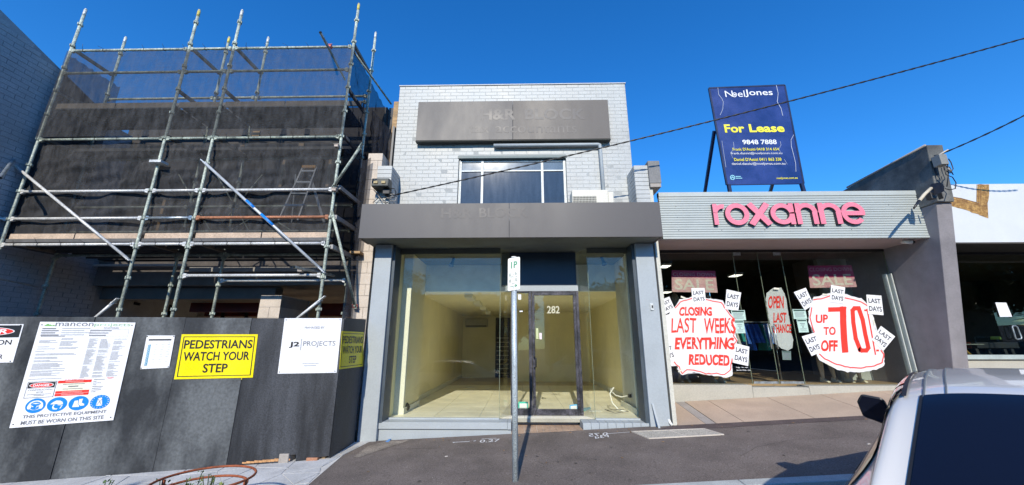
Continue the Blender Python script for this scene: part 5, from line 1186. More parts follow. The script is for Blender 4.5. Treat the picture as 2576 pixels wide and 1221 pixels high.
m_mag = mat('magenta_banner', (.45, .04, .12), .5, var=.1, bump=0); m_pk = mat('pale_pink_banner', (.62, .30, .33), .5, var=.15, scale=4, bump=0, col2=(.68, .48, .42)); m_cr = mat('cream_letters', (.62, .57, .48), .5, bump=0); m_lp = mat('light_pink_letters', (.6, .38, .42), .5, bump=0)
for Z, top, bot, mid, lb in ((Z1, (162, 248, 490, 252), (165, 410, 508, 415), 302, 'left'), (Z2, (338, 213, 668, 210), (358, 380, 710, 373), 303, 'right')):
    q = zq(Z, [(top[0], top[1]), (top[2], top[3]), (bot[2], bot[3]), (bot[0], bot[1])], RG+.016); b = MB(); b.hexa(q.c, [p+V(0, .002, 0) for p in q.c])
    o = tag(b.build('sale_banner', m_pk, None), 'pink closing down sale banner above the big %s paper inside window' % lb, 'banner', 'closing down sale banners'); polys_on(q, [rect(0, 0, 1, .32 if lb == 'left' else .55)], m_mag, o, .0012, 'header_band')
    text_on(q, [('CLOSING DOWN', .03, .1, .97, .26, -.005)], m_lp, o, .002); text_on(q, [('SALE', .07, .4, .93, .9, .012)], m_cr, o, .002)
m_not = mat('mint_notice', (.45, .62, .56), .6, var=.05, bump=0)
for k, (Z, pts, lb) in enumerate(((Z1, [(607, 548), (711, 547), (722, 622), (619, 623)], 'upper mint notice right of the closing paper'), (Z1, [(632, 626), (702, 625), (718, 720), (645, 721)], 'lower mint notice right of the closing paper'),
                 (Z2, [(225, 540), (320, 540), (337, 612), (235, 613)], 'upper mint notice left of the 70 paper'), (Z2, [(255, 616), (330, 615), (349, 713), (275, 715)], 'lower mint notice left of the 70 paper'), (Z2, [(145, 852), (213, 855), (216, 921), (152, 920)], 'dim mint notice low on the glass door'))):
    q = zq(Z, pts, RG-.008); b = MB(); b.hexa(q.c, [p+V(0, .001, 0) for p in q.c]); o = tag(b.build('notice', m_not if k < 4 else mat('dim_notice', (.12, .17, .16), .6, bump=0), None), lb+' on glass', 'notice')
    tall = k in (1, 3, 4); polys_on(q, [rect(.06, .05, .94, .2 if not tall else .15)], mat('notice_header', (.03, .07, .06), .5, bump=0), o, name='header')
    polys_on(q, [rect(.12, v, .88-.05*(i % 3), v+.045) for i, v in enumerate([.3+.12*j for j in range(5)])] if not tall else [rect(.25, .3, .75, .34), rect(.3, .42, .7, .46), rect(.44, .54, .56, .64), rect(.2, .72, .8, .76), rect(.2, .86, .8, .88)], M['grey_print'], o, name='small_print')
q = zq(Z1, [(645, 955), (735, 955), (758, 1005), (650, 1005)], RG-.003)
b = MB(); hours = None
for k, (st, u0, v0, u1, v1) in enumerate((('Friday', .0, .35, .3, .6), ('9am - 6pm', .42, .35, .9, .55), ('Saturday 9.30am - 4pm', .0, .75, 1., .98))):
    vs, fs = text_mesh(st, .01); b.mesh([q.at(u0+(u1-u0)*x, v0+(v1-v0)*y) for x, y in vs], fs)
tag(b.build('opening_hours', M['white_sign'], None), 'small white opening hours lettering low on the dress shop glass', 'lettering')
# clothes rack, mannequins, handbags behind the glass
m_skin = mat('mannequin_leg', (.6, .5, .36), .6, var=.1); m_shoe = mat('pale_shoe', (.75, .68, .5), .5)
m_bl = mat('blue_cloth', (.04, .16, .6), .8, var=.3, scale=8); m_te = mat('teal_cloth', (.02, .28, .25), .8); m_wc = mat('white_cloth', (.5, .5, .48), .8)
rk = empty('clothes_rack', P(1885, 890, 8.704), 'clothes rack with blue, teal and white garments behind the glass doors', 'clothes rack'); rp = P(1885, 820, 8.704)
b = MB(); zf2 = FZ2; b.tube([(rp.x-.6, 8.7, rp.z+.08), (rp.x+.5, 8.7, rp.z+.08)], .014, 8); b.tube([(rp.x-.6, 8.7, rp.z+.08), (rp.x-.6, 8.7, zf2)], .014, 8); b.tube([(rp.x+.5, 8.7, rp.z+.08), (rp.x+.5, 8.7, zf2)], .014, 8); b.build('rail', M['galv'], rk)
for k in range(10):
    x = rp.x-.48+k*.1; mm = [m_wc, m_wc, m_te, m_bl, m_bl, m_bl, m_bl, m_te, m_bl, m_wc][k]; b = MB(); h = .42+.1*math.sin(k*2)
    b.hexa([(x, 8.52, rp.z-h), (x+.05, 8.48, rp.z-h), (x+.07, 8.92, rp.z-h), (x+.01, 8.9, rp.z-h)], [(x+.01, 8.63, rp.z+.04), (x+.03, 8.63, rp.z+.04), (x+.03, 8.77, rp.z+.04), (x+.01, 8.77, rp.z+.04)]); b.build('garment', mm, rk, bevel=.01)
def mannequin(xpx, spread, skirtcol, label, D=8.15, flip=1):
    p = P(xpx, 962, D); t = empty('mannequin', V(p.x, D, FZ2), label, 'mannequin')
    for s in (-1, 1):
        x = p.x+s*spread
        b = MB(); b.tube([(x, D, FZ2+.06), (x, D, FZ2+.12), (x-s*.01, D+.02, FZ2+.32), (x-s*.015, D+.01, FZ2+.5), (x-s*.03, D, FZ2+.85)], .04, 10, rr=[.028, .032, .052, .055, .075]); b.build('leg', m_skin, t)
        b = MB(); b.hexa([(x-.03, D-.15, FZ2), (x+.03, D-.15, FZ2), (x+.035, D+.06, FZ2), (x-.035, D+.06, FZ2)], [(x-.025, D-.13, FZ2+.03), (x+.025, D-.13, FZ2+.03), (x+.03, D+.05, FZ2+.09), (x-.03, D+.05, FZ2+.09)]); b.build('shoe', m_shoe, t, bevel=.01)
    b = MB(); b.tube([(p.x, D, FZ2+.55), (p.x, D, FZ2+.85), (p.x, D, FZ2+1.0), (p.x, D, FZ2+1.2), (p.x, D, FZ2+1.38), (p.x, D, FZ2+1.44)], .2, 14, rr=[.22, .19, .13, .17, .16, .06]); b.build('dress', skirtcol, t)
    b = MB(); b.tube([(p.x, D, FZ2+1.44), (p.x, D, FZ2+1.52), (p.x, D-.01, FZ2+1.58), (p.x, D-.015, FZ2+1.66), (p.x, D, FZ2+1.74), (p.x, D, FZ2+1.77)], .08, 12, rr=[.05, .045, .07, .085, .06, .01]); b.build('head', m_skin, t)
m_bd = mat('black_cloth', (.012, .012, .014), .85); m_rd = mat('dark_red_cloth', (.1, .02, .015), .8)
mannequin(1720, .07, m_bd, 'mannequin behind closing paper, left of the pair, only legs showing'); mannequin(1805, .08, m_bd, 'mannequin behind closing paper, right of the pair, only legs showing')
mannequin(2087, .11, m_bd, 'dark dressed mannequin behind the 70 paper, left of the pair'); mannequin(2150, .12, m_rd, 'mannequin in dark red behind the 70 paper, right of the pair')
# ---- leaning wing wall between the two shops
PX0, PX1 = 7.4, 7.665
wn = empty('leaning_wing_wall', V(7.5, 6.9, gz(7.5, 6.9)), 'dark grey rendered wing wall leaning outwards between dress shop and right-hand shop', 'wall')
zt3 = 3.515
def lean(z): return 6.985-.18*(z+.33)
b = MB(); z0 = gz(6.8, 6.4)-.1
b.hexa([(PX0, lean(z0), z0), (PX1, lean(z0), z0), (PX1, 10.3, z0), (PX0, 10.3, z0)], [(PX0, lean(2.45), 2.45), (PX1, lean(2.45), 2.45), (PX1, 10.3, 2.45), (PX0, 10.3, 2.45)]); b.build('wall', m_dwall, wn, bevel=.01)
zb4 = P(2340, 480, 6.474).z; 
b = MB(); b.hexa([(PX0-.02, lean(2.45)-.05, 2.455), (PX1+.0, lean(2.45)-.05, 2.455), (PX1, 13.5, 2.455), (PX0-.02, 13.5, 2.455)], [(PX0-.02, 6.34, zt3), (PX1, 6.34, zt3), (PX1, 13.5, 3.15), (PX0-.02, 13.5, 3.15)]); b.build('top_block', m_dwall_t, wn, bevel=.012)
b = MB(); b.tube([(PX0-.02, 6.36, zt3+.003), (PX0-.02, 8.1, zt3-.07)], .02, 6); b.build('coping_edge', m_conc, wn)
# fittings on the wing wall
def pboxt(name, x0, y0, x1, y1, D, d, m, par, bevel=.01): a = P(x0, y0, D); c = P(x1, y1, D); return box(name, m, par, a.x, c.x, D, D+d, c.z, a.z, bevel=bevel)
p = P(2380, 405, 6.256); t = empty('junction_box', p, 'grey junction box with dangling wires at the top of the wing wall', 'junction box')
pboxt('case', 2362, 388, 2389, 413, 6.18, .14, mat('grey_box', (.25, .25, .23), .6), t, .008); b = MB(); b.bar(P(2350, 393, 6.31), P(2364, 391, 6.256), .03); b.build('arm', M['dark_metal'], t); pboxt('back_plate', 2346, 396, 2360, 440, 6.332, .04, M['black_plastic'], t)
for pts in ([(2372, 412), (2376, 428), (2390, 436), (2398, 425), (2392, 408), (2386, 400)], [(2374, 412), (2380, 440), (2396, 446), (2405, 460), (2403, 475), (2390, 478), (2378, 475)], [(2384, 414), (2386, 440), (2382, 470)], [(2378, 414), (2384, 424), (2398, 440), (2388, 420)]):
    b = MB(); b.tube([P(x, y, 6.2+.02*(i % 2)) for i, (x, y) in enumerate(pts)], .008, 6); b.build('wire', M['black_plastic'], t)
b = MB(); b.tube([P(2384, 423, 6.18), P(2392, 432, 6.18)], .016, 8); b.build('connector', mat('grey_box', (.25, .25, .23)), t)
p = P(2362, 475, 6.256); t = empty('floodlight', p, 'black twin floodlight with pale tube arm on the wing wall', 'floodlight')
b = MB(); c0 = P(2358, 468, 6.223); b.hexa([P(2340, 462, 6.31), P(2366, 458, 6.158), P(2378, 468, 6.093), P(2350, 478, 6.223)], [P(2338, 478, 6.31), P(2364, 476, 6.158), P(2376, 482, 6.093), P(2348, 494, 6.223)]); b.build('head', M['black_plastic'], t, bevel=.01)
pboxt('bracket', 2340, 484, 2357, 500, 6.245, .1, M['black_plastic'], t); pboxt('bracket', 2367, 480, 2376, 499, 6.245, .08, M['black_plastic'], t)
b = MB(); b.tube([P(2342, 474, 6.256), P(2325, 490, 6.18), P(2312, 506, 6.115)], .025, 10); b.build('arm', mat('pale_tube', (.6, .53, .4), .6), t); b = MB(); b.tube([P(2312, 506, 6.115), P(2299, 524, 6.06)], .02, 10, rr=[.024, .014]); b.build('nozzle', M['black_plastic'], t)
# ---- right-hand shop
rs = empty('gallery_shop', V(9.5, 7.1, gz(9.5, 7.1)), 'right-hand shop with white fascia printed with gilt picture frame', 'building')
WF = 6.66
m_wf = mat('white_fascia_board', (.62, .64, .65), .4, fine=.008, var=.03, bump=0)
a, c = P(2392, 540, WF), P(2700, 540, WF); zt4, zb5 = P(2500, 463, WF).z, P(2500, 610, WF).z
fa = box('fascia', m_wf, rs, 7.67, 15.5, WF, WF+.1, zb5, zt4, bevel=.004)
m_gilt = mat('gilt_print', (.34, .17, .04), .45, var=.4, scale=16, fine=.12, fscale=40, bump=0, col2=(.55, .33, .1)); m_gd = mat('gilt_dark', (.2, .09, .02), .5, bump=0)
Z3 = lambda zx, zy: (2075.5+.3607*zx, 188.7+.3607*zy)
def fpoly(pts, m, off, name='printed_frame'):
    b = MB(); bm = bmesh.new(); vs = [bm.verts.new(P(*Z3(x, y), WF)+V(0, -off, 0)) for x, y in pts]; f = bm.faces.new(vs); bmesh.ops.triangulate(bm, faces=[f]); bm.verts.index_update()
    b.mesh([v.co.copy() for v in bm.verts], [[v.index for v in f.verts] for f in bm.faces]); bm.free(); return b.build(name, m, fa)
fpoly(jag([(1062, 764), (1143, 764), (1147, 830), (1132, 900), (1056, 889)], 2.5, 12, 4), m_gilt, .002); fpoly(jag([(1056, 889), (1132, 900), (1137, 1000), (1070, 975)], 2, 13, 4), m_gilt, .0022); fpoly(jag([(826, 843), (940, 862), (1056, 889), (1070, 975), (960, 938), (845, 905)], 3, 14, 4), m_gilt, .0024)
for pth, w_ in (([(1072, 765), (1070, 895), (950, 862), (830, 842)], 4), ([(1084, 765), (1080, 912), (950, 880), (838, 858)], 3), ([(1058, 765), (1056, 888)], 3)):
    b = MB()
    for k, s in enumerate(strokes(pth, w_)): b.poly([P(*Z3(x, y), WF)+V(0, -.003-.0001*(k % 3), 0) for x, y in s])
    b.build('printed_line', m_gd, fa)
r2 = random.Random(4); b = MB()
for k in range(34):
    if k < 16: cx_, cy_ = 1112+r2.uniform(-12, 14), 775+k*13
    else: u = (k-16)/18; cx_, cy_ = 850+u*270+r2.uniform(-5, 5), 885+u*85+r2.uniform(-14, 14)
    arc = [(cx_+r*math.cos(t), cy_+r*math.sin(t)) for r, t in [(3+j*.9, j*.8+k) for j in range(8)]]
    for j, s in enumerate(strokes(arc, 2.2)): b.poly([P(*Z3(x, y), WF)+V(0, -.0034-.00005*(j % 6)-.00003*(k % 7), 0) for x, y in s])
b.build('printed_scrolls', m_gd, fa, kind='stuff')
box('soffit_band', M['black_plastic'], rs, 7.67, 15.5, WF+.11, 7.5, zb5+.02, zb5+.06); zg = P(2500, 641, 7.507).z
box('glazing_head', M['black_plastic'], rs, 7.67, 15.5, 7.5, 7.6, zg, zb5+.02)
SZ = P(2500, 893, 7.453).z
G_r = glass('gallery_glass', (.72, .76, .74), 1.5)
gw_ = box('shop_window', G_r, rs, 7.68, 15.5, 7.53, 7.54, SZ, zg); box('sill', mat('teal_grey_sill', (.36, .42, .41), .7), rs, 7.68, 15.5, 7.4, 7.7, SZ-.08, SZ-.001, bevel=.005); box('dado', m_plth, rs, 7.67, 15.5, 7.45, 7.7, -1.2, SZ-.082)
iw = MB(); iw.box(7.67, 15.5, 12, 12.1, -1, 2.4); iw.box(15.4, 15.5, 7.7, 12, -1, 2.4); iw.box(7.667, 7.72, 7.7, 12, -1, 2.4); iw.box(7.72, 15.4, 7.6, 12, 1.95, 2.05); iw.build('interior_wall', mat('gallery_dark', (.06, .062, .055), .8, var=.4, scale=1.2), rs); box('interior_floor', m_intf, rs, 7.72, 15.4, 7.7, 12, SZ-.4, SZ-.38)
for (x0, y0, x1, y1) in ((2460, 715, 2520, 775), (2398, 730, 2432, 850)): pboxt('wall_picture', x0, y0, x1, y1, 11.859, .03, M['black_plastic'], rs)
def rsq(name, pts, D, m, label, cat): q = pxquad([(2201.3+.2833*x, 597.5+.2833*y) for x, y in pts], D); b = MB(); b.hexa(q.c, [p+V(0, .002, 0) for p in q.c]); return tag(b.build(name, m, None), label, cat)
rsq('notice', [(1068, 578), (1165, 580), (1218, 705), (1110, 706)], 7.515, M['white_sign'], 'plain white notice stuck on the right-hand shop window', 'notice')
ZR = lambda x, y: (2201.3+.2833*x, 597.5+.2833*y)
ta = empty('display_table', P(*ZR(1060, 1000), 8.051), 'dark slatted display table behind the right-hand shop window', 'table')
a, c = P(*ZR(880, 950), 7.997), P(*ZR(1262, 985), 7.997); box('top', mat('dark_table', (.06, .06, .065), .5), ta, a.x, c.x, 7.95, 8.5, c.z, a.z+.04, bevel=.01)
for x in (900, 1010, 1150, 1215):
    p = P(*ZR(x, 990), 7.997); q_ = P(*ZR(x+35, 1080), 7.942); b = MB(); b.bar(p, (q_.x, 7.94, SZ-.02), .035); b.build('leg', mat('dark_table', (.06, .06, .065)), ta)
for (x0, y0, x1, y1, D, m, lb, cat) in ((700, 868, 745, 925, 7.83, mat('kraft_card', (.5, .4, .22), .8), 'cream card box at the left end of gallery window', 'box'), (745, 945, 815, 1010, 7.89, mat('ochre_box', (.5, .3, .08), .8), 'ochre box on the ledge of gallery window', 'box'),
                                 (835, 930, 875, 985, 7.83, mat('dull_red_pack', (.25, .06, .04), .8), 'dull red packet beside the ochre box', 'packet'), (1105, 880, 1140, 908, 8.05, mat('green_ornament', (.25, .4, .1), .4), 'small green and white ornament on the display table', 'ornament')):
    pa_ = P(*ZR(x0, y0), D); pc_ = P(*ZR(x1, y1), D); b = MB(); s_ = .03; b.hexa([(pa_.x, D, pc_.z), (pc_.x, D+.02, pc_.z), (pc_.x, D+.2, pc_.z), (pa_.x, D+.18, pc_.z)], [(pa_.x+s_*.4, D, pa_.z), (pc_.x-s_*.2, D+.02, pa_.z-.01), (pc_.x, D+.18, pa_.z), (pa_.x, D+.16, pa_.z)]); tag(b.build('display_item', m, None, bevel=.01), lb, cat)
box('ledge', m_plth, rs, 7.72, P(*ZR(880, 1000), 7.942).x, 7.745, 8.25, P(*ZR(800, 945), 7.888).z-.02, P(*ZR(800, 945), 7.888).z-.003)
b = MB(); b.tube([P(*ZR(x, y), 7.834) for x, y in ((715, 1000), (760, 1015), (800, 1000), (830, 1030), (850, 1045))], .022, 8); tag(b.build('ribbon', mat('orange_cloth', (.65, .35, .06), .8), None), 'orange cloth garland hanging under the ochre box', 'garland')
b = MB(); hp = [(1218, 795), (1222, 787), (1245, 785), (1262, 795), (1300, 885), (1298, 900), (1262, 905), (1248, 895), (1218, 795)]; b.tube([P(*ZR(x, y), 7.464) for x, y in hp], .012, 8, cap=False); tag(b.build('door_handle_loop', M['galv'], None), 'chrome loop pull handle on the right-hand shop door', 'handle')
for k, (x, y) in enumerate(((1262, 722), (1275, 755), (1310, 745), (1330, 788))): lump('bowl', mat('ivory_bowl', (.5, .5, .3), .4), P(*ZR(x, y), 8.704), .1, .1, .05, ['highest ivory bowl behind the gallery glass', 'ivory bowl second from the left behind gallery glass', 'ivory bowl near the right edge of the picture', 'lowest ivory bowl beside the loop handle'][k], 'bowl', k)
# ================================================================ lease board on the roof
LB = 7.5
q = Quad(P(1784, 222, LB), P(1974, 214.5, LB), P(2022, 462, LB), P(1829, 465, LB))
m_nv = mat('navy_board', (.012, .035, .17), .35, var=.22, scale=2.2, fine=.05, bump=.3, bscale=5, spec=.6)
lb_ = empty('lease_board', (q.c[2]+q.c[3])/2, 'navy for lease board propped on the dress shop roof', 'billboard')
b = MB(); b.hexa(q.c, [p+V(0, .025, 0) for p in q.c]); bd = b.build('panel', m_nv, lb_)
u = lambda x, y: ((x-(410+(y-90)*.155))/530, (y-90+(x-410)*-.015*-1*-1)/672)
def LT(st, x0, y0, x1, y1, bold, m, sh=0.):
    # position in the quad from zoomed coordinates
    Z = lambda x, y: (1635.2+.3607*x, 188.7+.3607*y); qq = Quad(*[P(*Z(x, y), LB)+V(0, -.004, 0) for x, y in ((x0, y0), (x1, y0-2), (x1+(y1-y0)*.2, y1-2), (x0+(y1-y0)*.2, y1))]); return text_on(qq, [(st, 0, 0, 1, 1, bold)], m, bd, .003)
LT('N', 518, 113, 572, 156, .0, M['white_sign']); LT('el', 606, 112, 655, 156, .0, M['white_sign']); LT('Jones', 655, 104, 848, 157, .01, M['white_sign'])
Zl = lambda x, y: (1635.2+.3607*x, 188.7+.3607*y)
def LS(paths, w, m, nm='print', off=.008):
    b = MB()
    for pth in paths:
        for k, s in enumerate(strokes(pth, w)): b.poly([P(*Zl(x, y), LB)+V(0, -off-.0002*(k % 4), 0) for x, y in s])
    return b.build(nm, m, bd)
LS([[(588+14*math.cos(t), 141+14*math.sin(t)) for t in [k*.42 for k in range(16)]]], 5, M['white_sign'], 'lettering'); LS([[(583, 141), (594, 141)]], 9, M['white_sign'], 'lettering')
m_ly = mat('lease_yellow', (.85, .78, .05), .45, bump=0)
LT('For', 512, 347, 650, 405, .03, m_ly); LT('Lease', 684, 345, 928, 402, .03, m_ly); LT('9848 7888', 640, 454, 878, 487, .02, M['white_sign'])
LT('Frank D\'Assisi 0418 314 654', 573, 510, 895, 530, .01, m_ly); LT('frank.dassisi@noeljones.com.au', 562, 540, 918, 560, .0, M['white_sign']); LT('Daniel D\'Assisi 0411 863 338', 583, 580, 912, 602, .01, m_ly); LT('daniel.dassisi@noeljones.com.au', 567, 612, 940, 634, .0, M['white_sign'])
LT('noeljones.com.au', 880, 714, 1026, 732, .01, m_ly)
LS([[(574+15*math.cos(t), 717+15*math.sin(t)) for t in [k*.42 for k in range(16)]], [(566, 722), (574, 712), (582, 722)]], 5, mat('cyan_print', (.3, .65, .75), .4, bump=0)); LS([[(597, 710), (630, 710)], [(597, 722), (640, 722)]], 5, mat('cyan_print', (.3, .65, .75)))
m_dr = mat('wrinkle_white', (.45, .5, .6), .4, bump=0)
LS([[(472, 92), (478, 140), (498, 165), (510, 190), (506, 240), (488, 282)]], 2.5, m_dr, 'peeled_edge'); LS([[(880, 76), (892, 130), (886, 190), (912, 235), (924, 285)]], 3.5, m_dr, 'peeled_edge'); LS([[(1000, 420), (982, 455), (984, 500), (1000, 560), (1014, 620), (1016, 675)]], 3, m_dr, 'peeled_edge'); LS([[(500, 462), (515, 560), (528, 645)], [(580, 470), (585, 515), (560, 545), (575, 580)], [(906, 465), (912, 490), (897, 520), (915, 555)], [(935, 590), (955, 625)]], 2, m_dr, 'peeled_edge')
fe = MB()
for a, c in ((0, 1), (1, 2), (3, 0)): fe.bar(q.c[a]+V(0, .012, 0), q.c[c]+V(0, .012, 0), .035, .035)
fe.bar(q.c[2]+V(0, .012, 0), q.c[3]+V(0, .012, 0), .02, .02)
fe.build('frame', mat('navy_frame', (.012, .02, .06), .4), lb_)
m_leg = mat('navy_frame', (.012, .02, .06))
zr_ = sl_z+.45
for (x0, y0, x1, y1, D0, D1_) in ((1833, 465, 1836, 482, LB, LB), (2016, 462, 2022, 482, LB, LB), (1797, 330, 1773, 485, LB+.1, LB+1.1), (1955, 420, 1938, 482, LB+.1, LB+1.1)):
    a = P(x0, y0, D0); c = P(x1, y1, D1_); d_ = c-a; c = a+d_*((a.z-zr_)/(a.z-c.z)); b = MB(); b.bar(a, c, .06, .06); b.build('leg', m_leg, lb_)

# clear tape holding the big papers
tp = mat('sticky_tape', (.72, .7, .6), .25, bump=0, var=.05)
for k, (Z, x, y, a) in enumerate(((Z1, 250, 452, .4), (Z1, 600, 640, 1.2), (Z1, 230, 1000, -.6), (Z2, 470, 430, .1), (Z2, 838, 640, 1.3), (Z2, 500, 955, .5), (Z2, 105, 385, .1))):
    ca_, sa_ = math.cos(a)*20, math.sin(a)*20; c4 = [(x-ca_+sa_*.3, y-sa_-ca_*.3), (x+ca_+sa_*.3, y+sa_-ca_*.3), (x+ca_-sa_*.3, y+sa_+ca_*.3), (x-ca_-sa_*.3, y-sa_+ca_*.3)]
    q = zq(Z, c4, RG-.0195); b = MB(); b.hexa(q.c, [p+V(0, .0006, 0) for p in q.c]); tag(b.build('tape', tp, None), ['strip of tape at top left of the closing paper', 'strip of tape at right edge of the closing paper', 'strip of tape at bottom left of the closing paper', 'strip of tape at top left of the 70 paper', 'strip of tape at right edge of the 70 paper', 'strip of tape at bottom of the 70 paper', 'strip of tape on top of the torn door paper'][k], 'tape')
# ================================================================ overhead service cables
def cable(a, c, sag, r, label, n=26):
    a, c = Vector(a), Vector(c); b = MB(); pts = [a.lerp(c, k/n)-V(0, 0, sag*4*(k/n)*(1-k/n)) for k in range(n+1)]
    b.tube(pts, r, 8)
    for s in range(2):                  # two cores twisted round the bearer
        L = (c-a).length; m_ = int(L/.045); tw = []
        for k in range(min(m_, 420)):
            u = k/min(m_, 420); p = a.lerp(c, u)-V(0, 0, sag*4*u*(1-u)); t = k*.9+s*math.pi; tw.append(p+V(0, math.cos(t), math.sin(t))*r*.9)
        b.tube(tw, r*.75, 5, cap=False)
    o = b.build('service_cable', M['black_plastic'], None); return tag(o, label, 'cable')
ca = P(988, 492, 6.33); p2 = P(2576, 68, 5.16); p1_ = P(1900, 300, 5.68)
dcb = (p2-ca); far = p2+dcb*.55
cable(ca, far, .22, .0095, 'twisted black service cable from the left parapet wing rising to upper right')
ca2 = P(2372, 386, 6.25); cable(ca2, ca2+(P(2620, 248, 5.3)-ca2)*2.2, .12, .0095, 'short black service cable from the wing wall to the right edge')
b = MB(); b.tube([P(2362, 390, 6.26), P(2372, 385, 6.25), P(2386, 377, 6.2)], .018, 8, rr=[.01, .02, .012]); tag(b.build('cable_clamp', mat('pale_clamp', (.5, .45, .4), .6), None), 'pale tension clamp holding the short cable on the wing wall', 'cable clamp')
# floodlight and tangled wires on the left parapet wing
p = P(958, 462, 6.3); t = empty('floodlight', p, 'old black floodlight above tangled wires on the left parapet wing', 'floodlight')
a, c = P(936, 446, 6.2), P(978, 476, 6.2)
m_fl = mat('worn_floodlight', (.05, .055, .05), .5, .2, var=.4, scale=20)
b = MB(); b.hexa([(a.x+.01, 6.16, c.z+.04), (c.x, 6.16, c.z+.04), (c.x, 6.38, c.z+.02), (a.x+.03, 6.38, c.z+.02)], [(a.x+.0, 6.18, a.z-.03), (c.x, 6.18, a.z-.03), (c.x-.01, 6.36, a.z), (a.x+.04, 6.36, a.z)]); b.build('hood', m_fl, t, bevel=.02)
b = MB(); zz = (c.z+.04+a.z-.03)/2
for xx in (a.x+.09, c.x-.09): b.box(xx-.035, xx+.035, 6.148, 6.158, zz-.03, zz+.015)
b.build('lamp_sockets', mat('brass_socket', (.25, .2, .1), .5, .3), t, kind='stuff'); box('bracket', M['black_plastic'], t, c.x-.12, c.x-.01, 6.25, 6.39, c.z-.06, c.z+.015)
for k, pts in enumerate((((940, 478), (955, 495), (972, 510), (980, 512)), ((960, 480), (970, 474), (978, 480), (975, 492), (966, 497), (985, 500)), ((980, 476), (992, 474), (996, 484), (992, 497), (978, 500)), ((978, 492), (990, 488), (998, 496), (994, 506), (982, 506), (976, 498), (990, 494)), ((938, 510), (950, 500), (962, 492), (985, 492)), ((944, 482), (960, 505), (975, 515)), ((965, 490), (972, 482), (984, 484), (990, 492)))):
    b = MB(); b.tube([P(x, y, 6.30+.03*((i+k) % 3)) for i, (x, y) in enumerate(pts)], .007, 6); b.build('wire', [M['black_plastic'], mat('grey_wire', (.3, .28, .25), .6)][k % 2], t)
# ================================================================ parking sign
sp = G(1296.5, 1211); post = empty('parking_sign', sp, 'one hour parking sign on a galvanised pole standing in the footpath', 'sign')
zt5 = P(1293, 649, sp.y).z; lx = -.012
b = MB(); b.tube([(sp.x, sp.y, sp.z-.02), (sp.x+lx, sp.y, zt5)], .031, 20); b.build('pole', mat('galvanised_pole', (.5, .57, .6), .5, .25, var=.15, scale=9, fine=.25, fscale=130, bump=.15, streak=(3, 3, .6)), post)
b = MB(); b.tube([(sp.x+lx, sp.y, zt5), (sp.x+lx, sp.y, zt5+.012)], .033, 20); b.build('cap', M['white_paint'], post)
D_ = sp.y-.035; q = Quad(P(1278, 651, D_), P(1308, 646, D_), P(1308, 728, D_), P(1277, 733, D_))
def rq(q, r=.12, asp=.4):
    pts = []
    for cu, cv, t0 in ((1-r, r*asp, -90), (1-r, 1-r*asp, 0), (r, 1-r*asp, 90), (r, r*asp, 180)):
        for k in range(6): t = R(t0+k*18); pts.append((cu+r*math.cos(t), cv+r*asp*math.sin(t)))
    return pts
b = MB(); b.slab([q.at(u_, v_) for u_, v_ in rq(q)], (0, .003, 0)); pl8 = b.build('plate', mat('sign_plate_white', (.76, .76, .72), .4, var=.03, bump=0), post)
gp_ = M['green_print']; text_on(q, [('1P', .24, .12, .78, .33, .03)], gp_, pl8, .0015)
m_gg = mat('grey_green_print', (.12, .2, .17), .4, bump=0)
text_on(q, [('8', .1, .47, .24, .565, .0), ('-', .42, .515, .53, .525, .0), ('6', .58, .445, .74, .545, .0), ('MON - FRI', .18, .575, .78, .61, .0), ('8', .12, .66, .27, .755, .0), ('-', .46, .70, .56, .71, .0), ('1', .64, .64, .71, .745, .0), ('SAT', .35, .78, .6, .815, .0), ('AM', .26, .545, .39, .565, .0), ('PM', .78, .52, .92, .54, .0), ('AM', .29, .735, .42, .755, .0), ('PM', .73, .71, .86, .73, .0)], m_gg, pl8, .0015)
polys_on(q, strokes([(.2, .885), (.74, .87)], .016)+strokes([(.6, .835), (.76, .868), (.62, .91)], .026), gp_, pl8, .0015, 'arrow')
b = MB()
for v_ in (.075, .925): p = q.at(.47, v_); b.tube([p+V(0, -.001, 0), p+V(0, -.006, 0)], .006, 8)
b.build('bolts', M['galv'], pl8, kind='stuff')
# ================================================================ silver car, seen from behind at lower right
m_car = bpy.data.materials.new('car_paint'); m_car.use_nodes = True; bb_ = m_car.node_tree.nodes['Principled BSDF']
bb_.inputs['Base Color'].default_value = (.72, .69, .63, 1); bb_.inputs['Metallic'].default_value = .1; bb_.inputs['Roughness'].default_value = .32; bb_.inputs['Coat Weight'].default_value = .8; bb_.inputs['Coat Roughness'].default_value = .04
m_tint = bpy.data.materials.new('tinted_glass'); m_tint.use_nodes = True; t_ = m_tint.node_tree.nodes['Principled BSDF']; t_.inputs['Base Color'].default_value = (.006, .008, .018, 1); t_.inputs['Roughness'].default_value = .06; t_.inputs['Specular IOR Level'].default_value = .35
m_rub2 = mat('black_rubber', (.015, .015, .016), .6, var=.2); m_alloy = mat('alloy', (.5, .5, .52), .35, .8)
HX = V(.73, .683, 0).normalized(); LX = V(-HX.y, HX.x, 0)
car_o = V(1.282, .594, 0)*1.1
zc = -1.515
car = empty('parked_car', V(car_o.x, car_o.y, zc), 'silver hatchback with tinted rear window parked at lower right', 'car', rz=math.atan2(HX.y, HX.x))
car.scale = (1.1, 1.1, 1.0)
def lin(x, tab):
    for (a, b_), (c, d) in zip(tab, tab[1:]):
        if x <= c: t = (x-a)/(c-a); t = max(0, min(1, t)); return b_+(d-b_)*t
    return tab[-1][1]
def smooth(tab):
    def f(x):
        h = .10; return sum(lin(x+h*k/3, tab) for k in (-3, -2, -1, 0, 1, 2, 3))/7
    return f
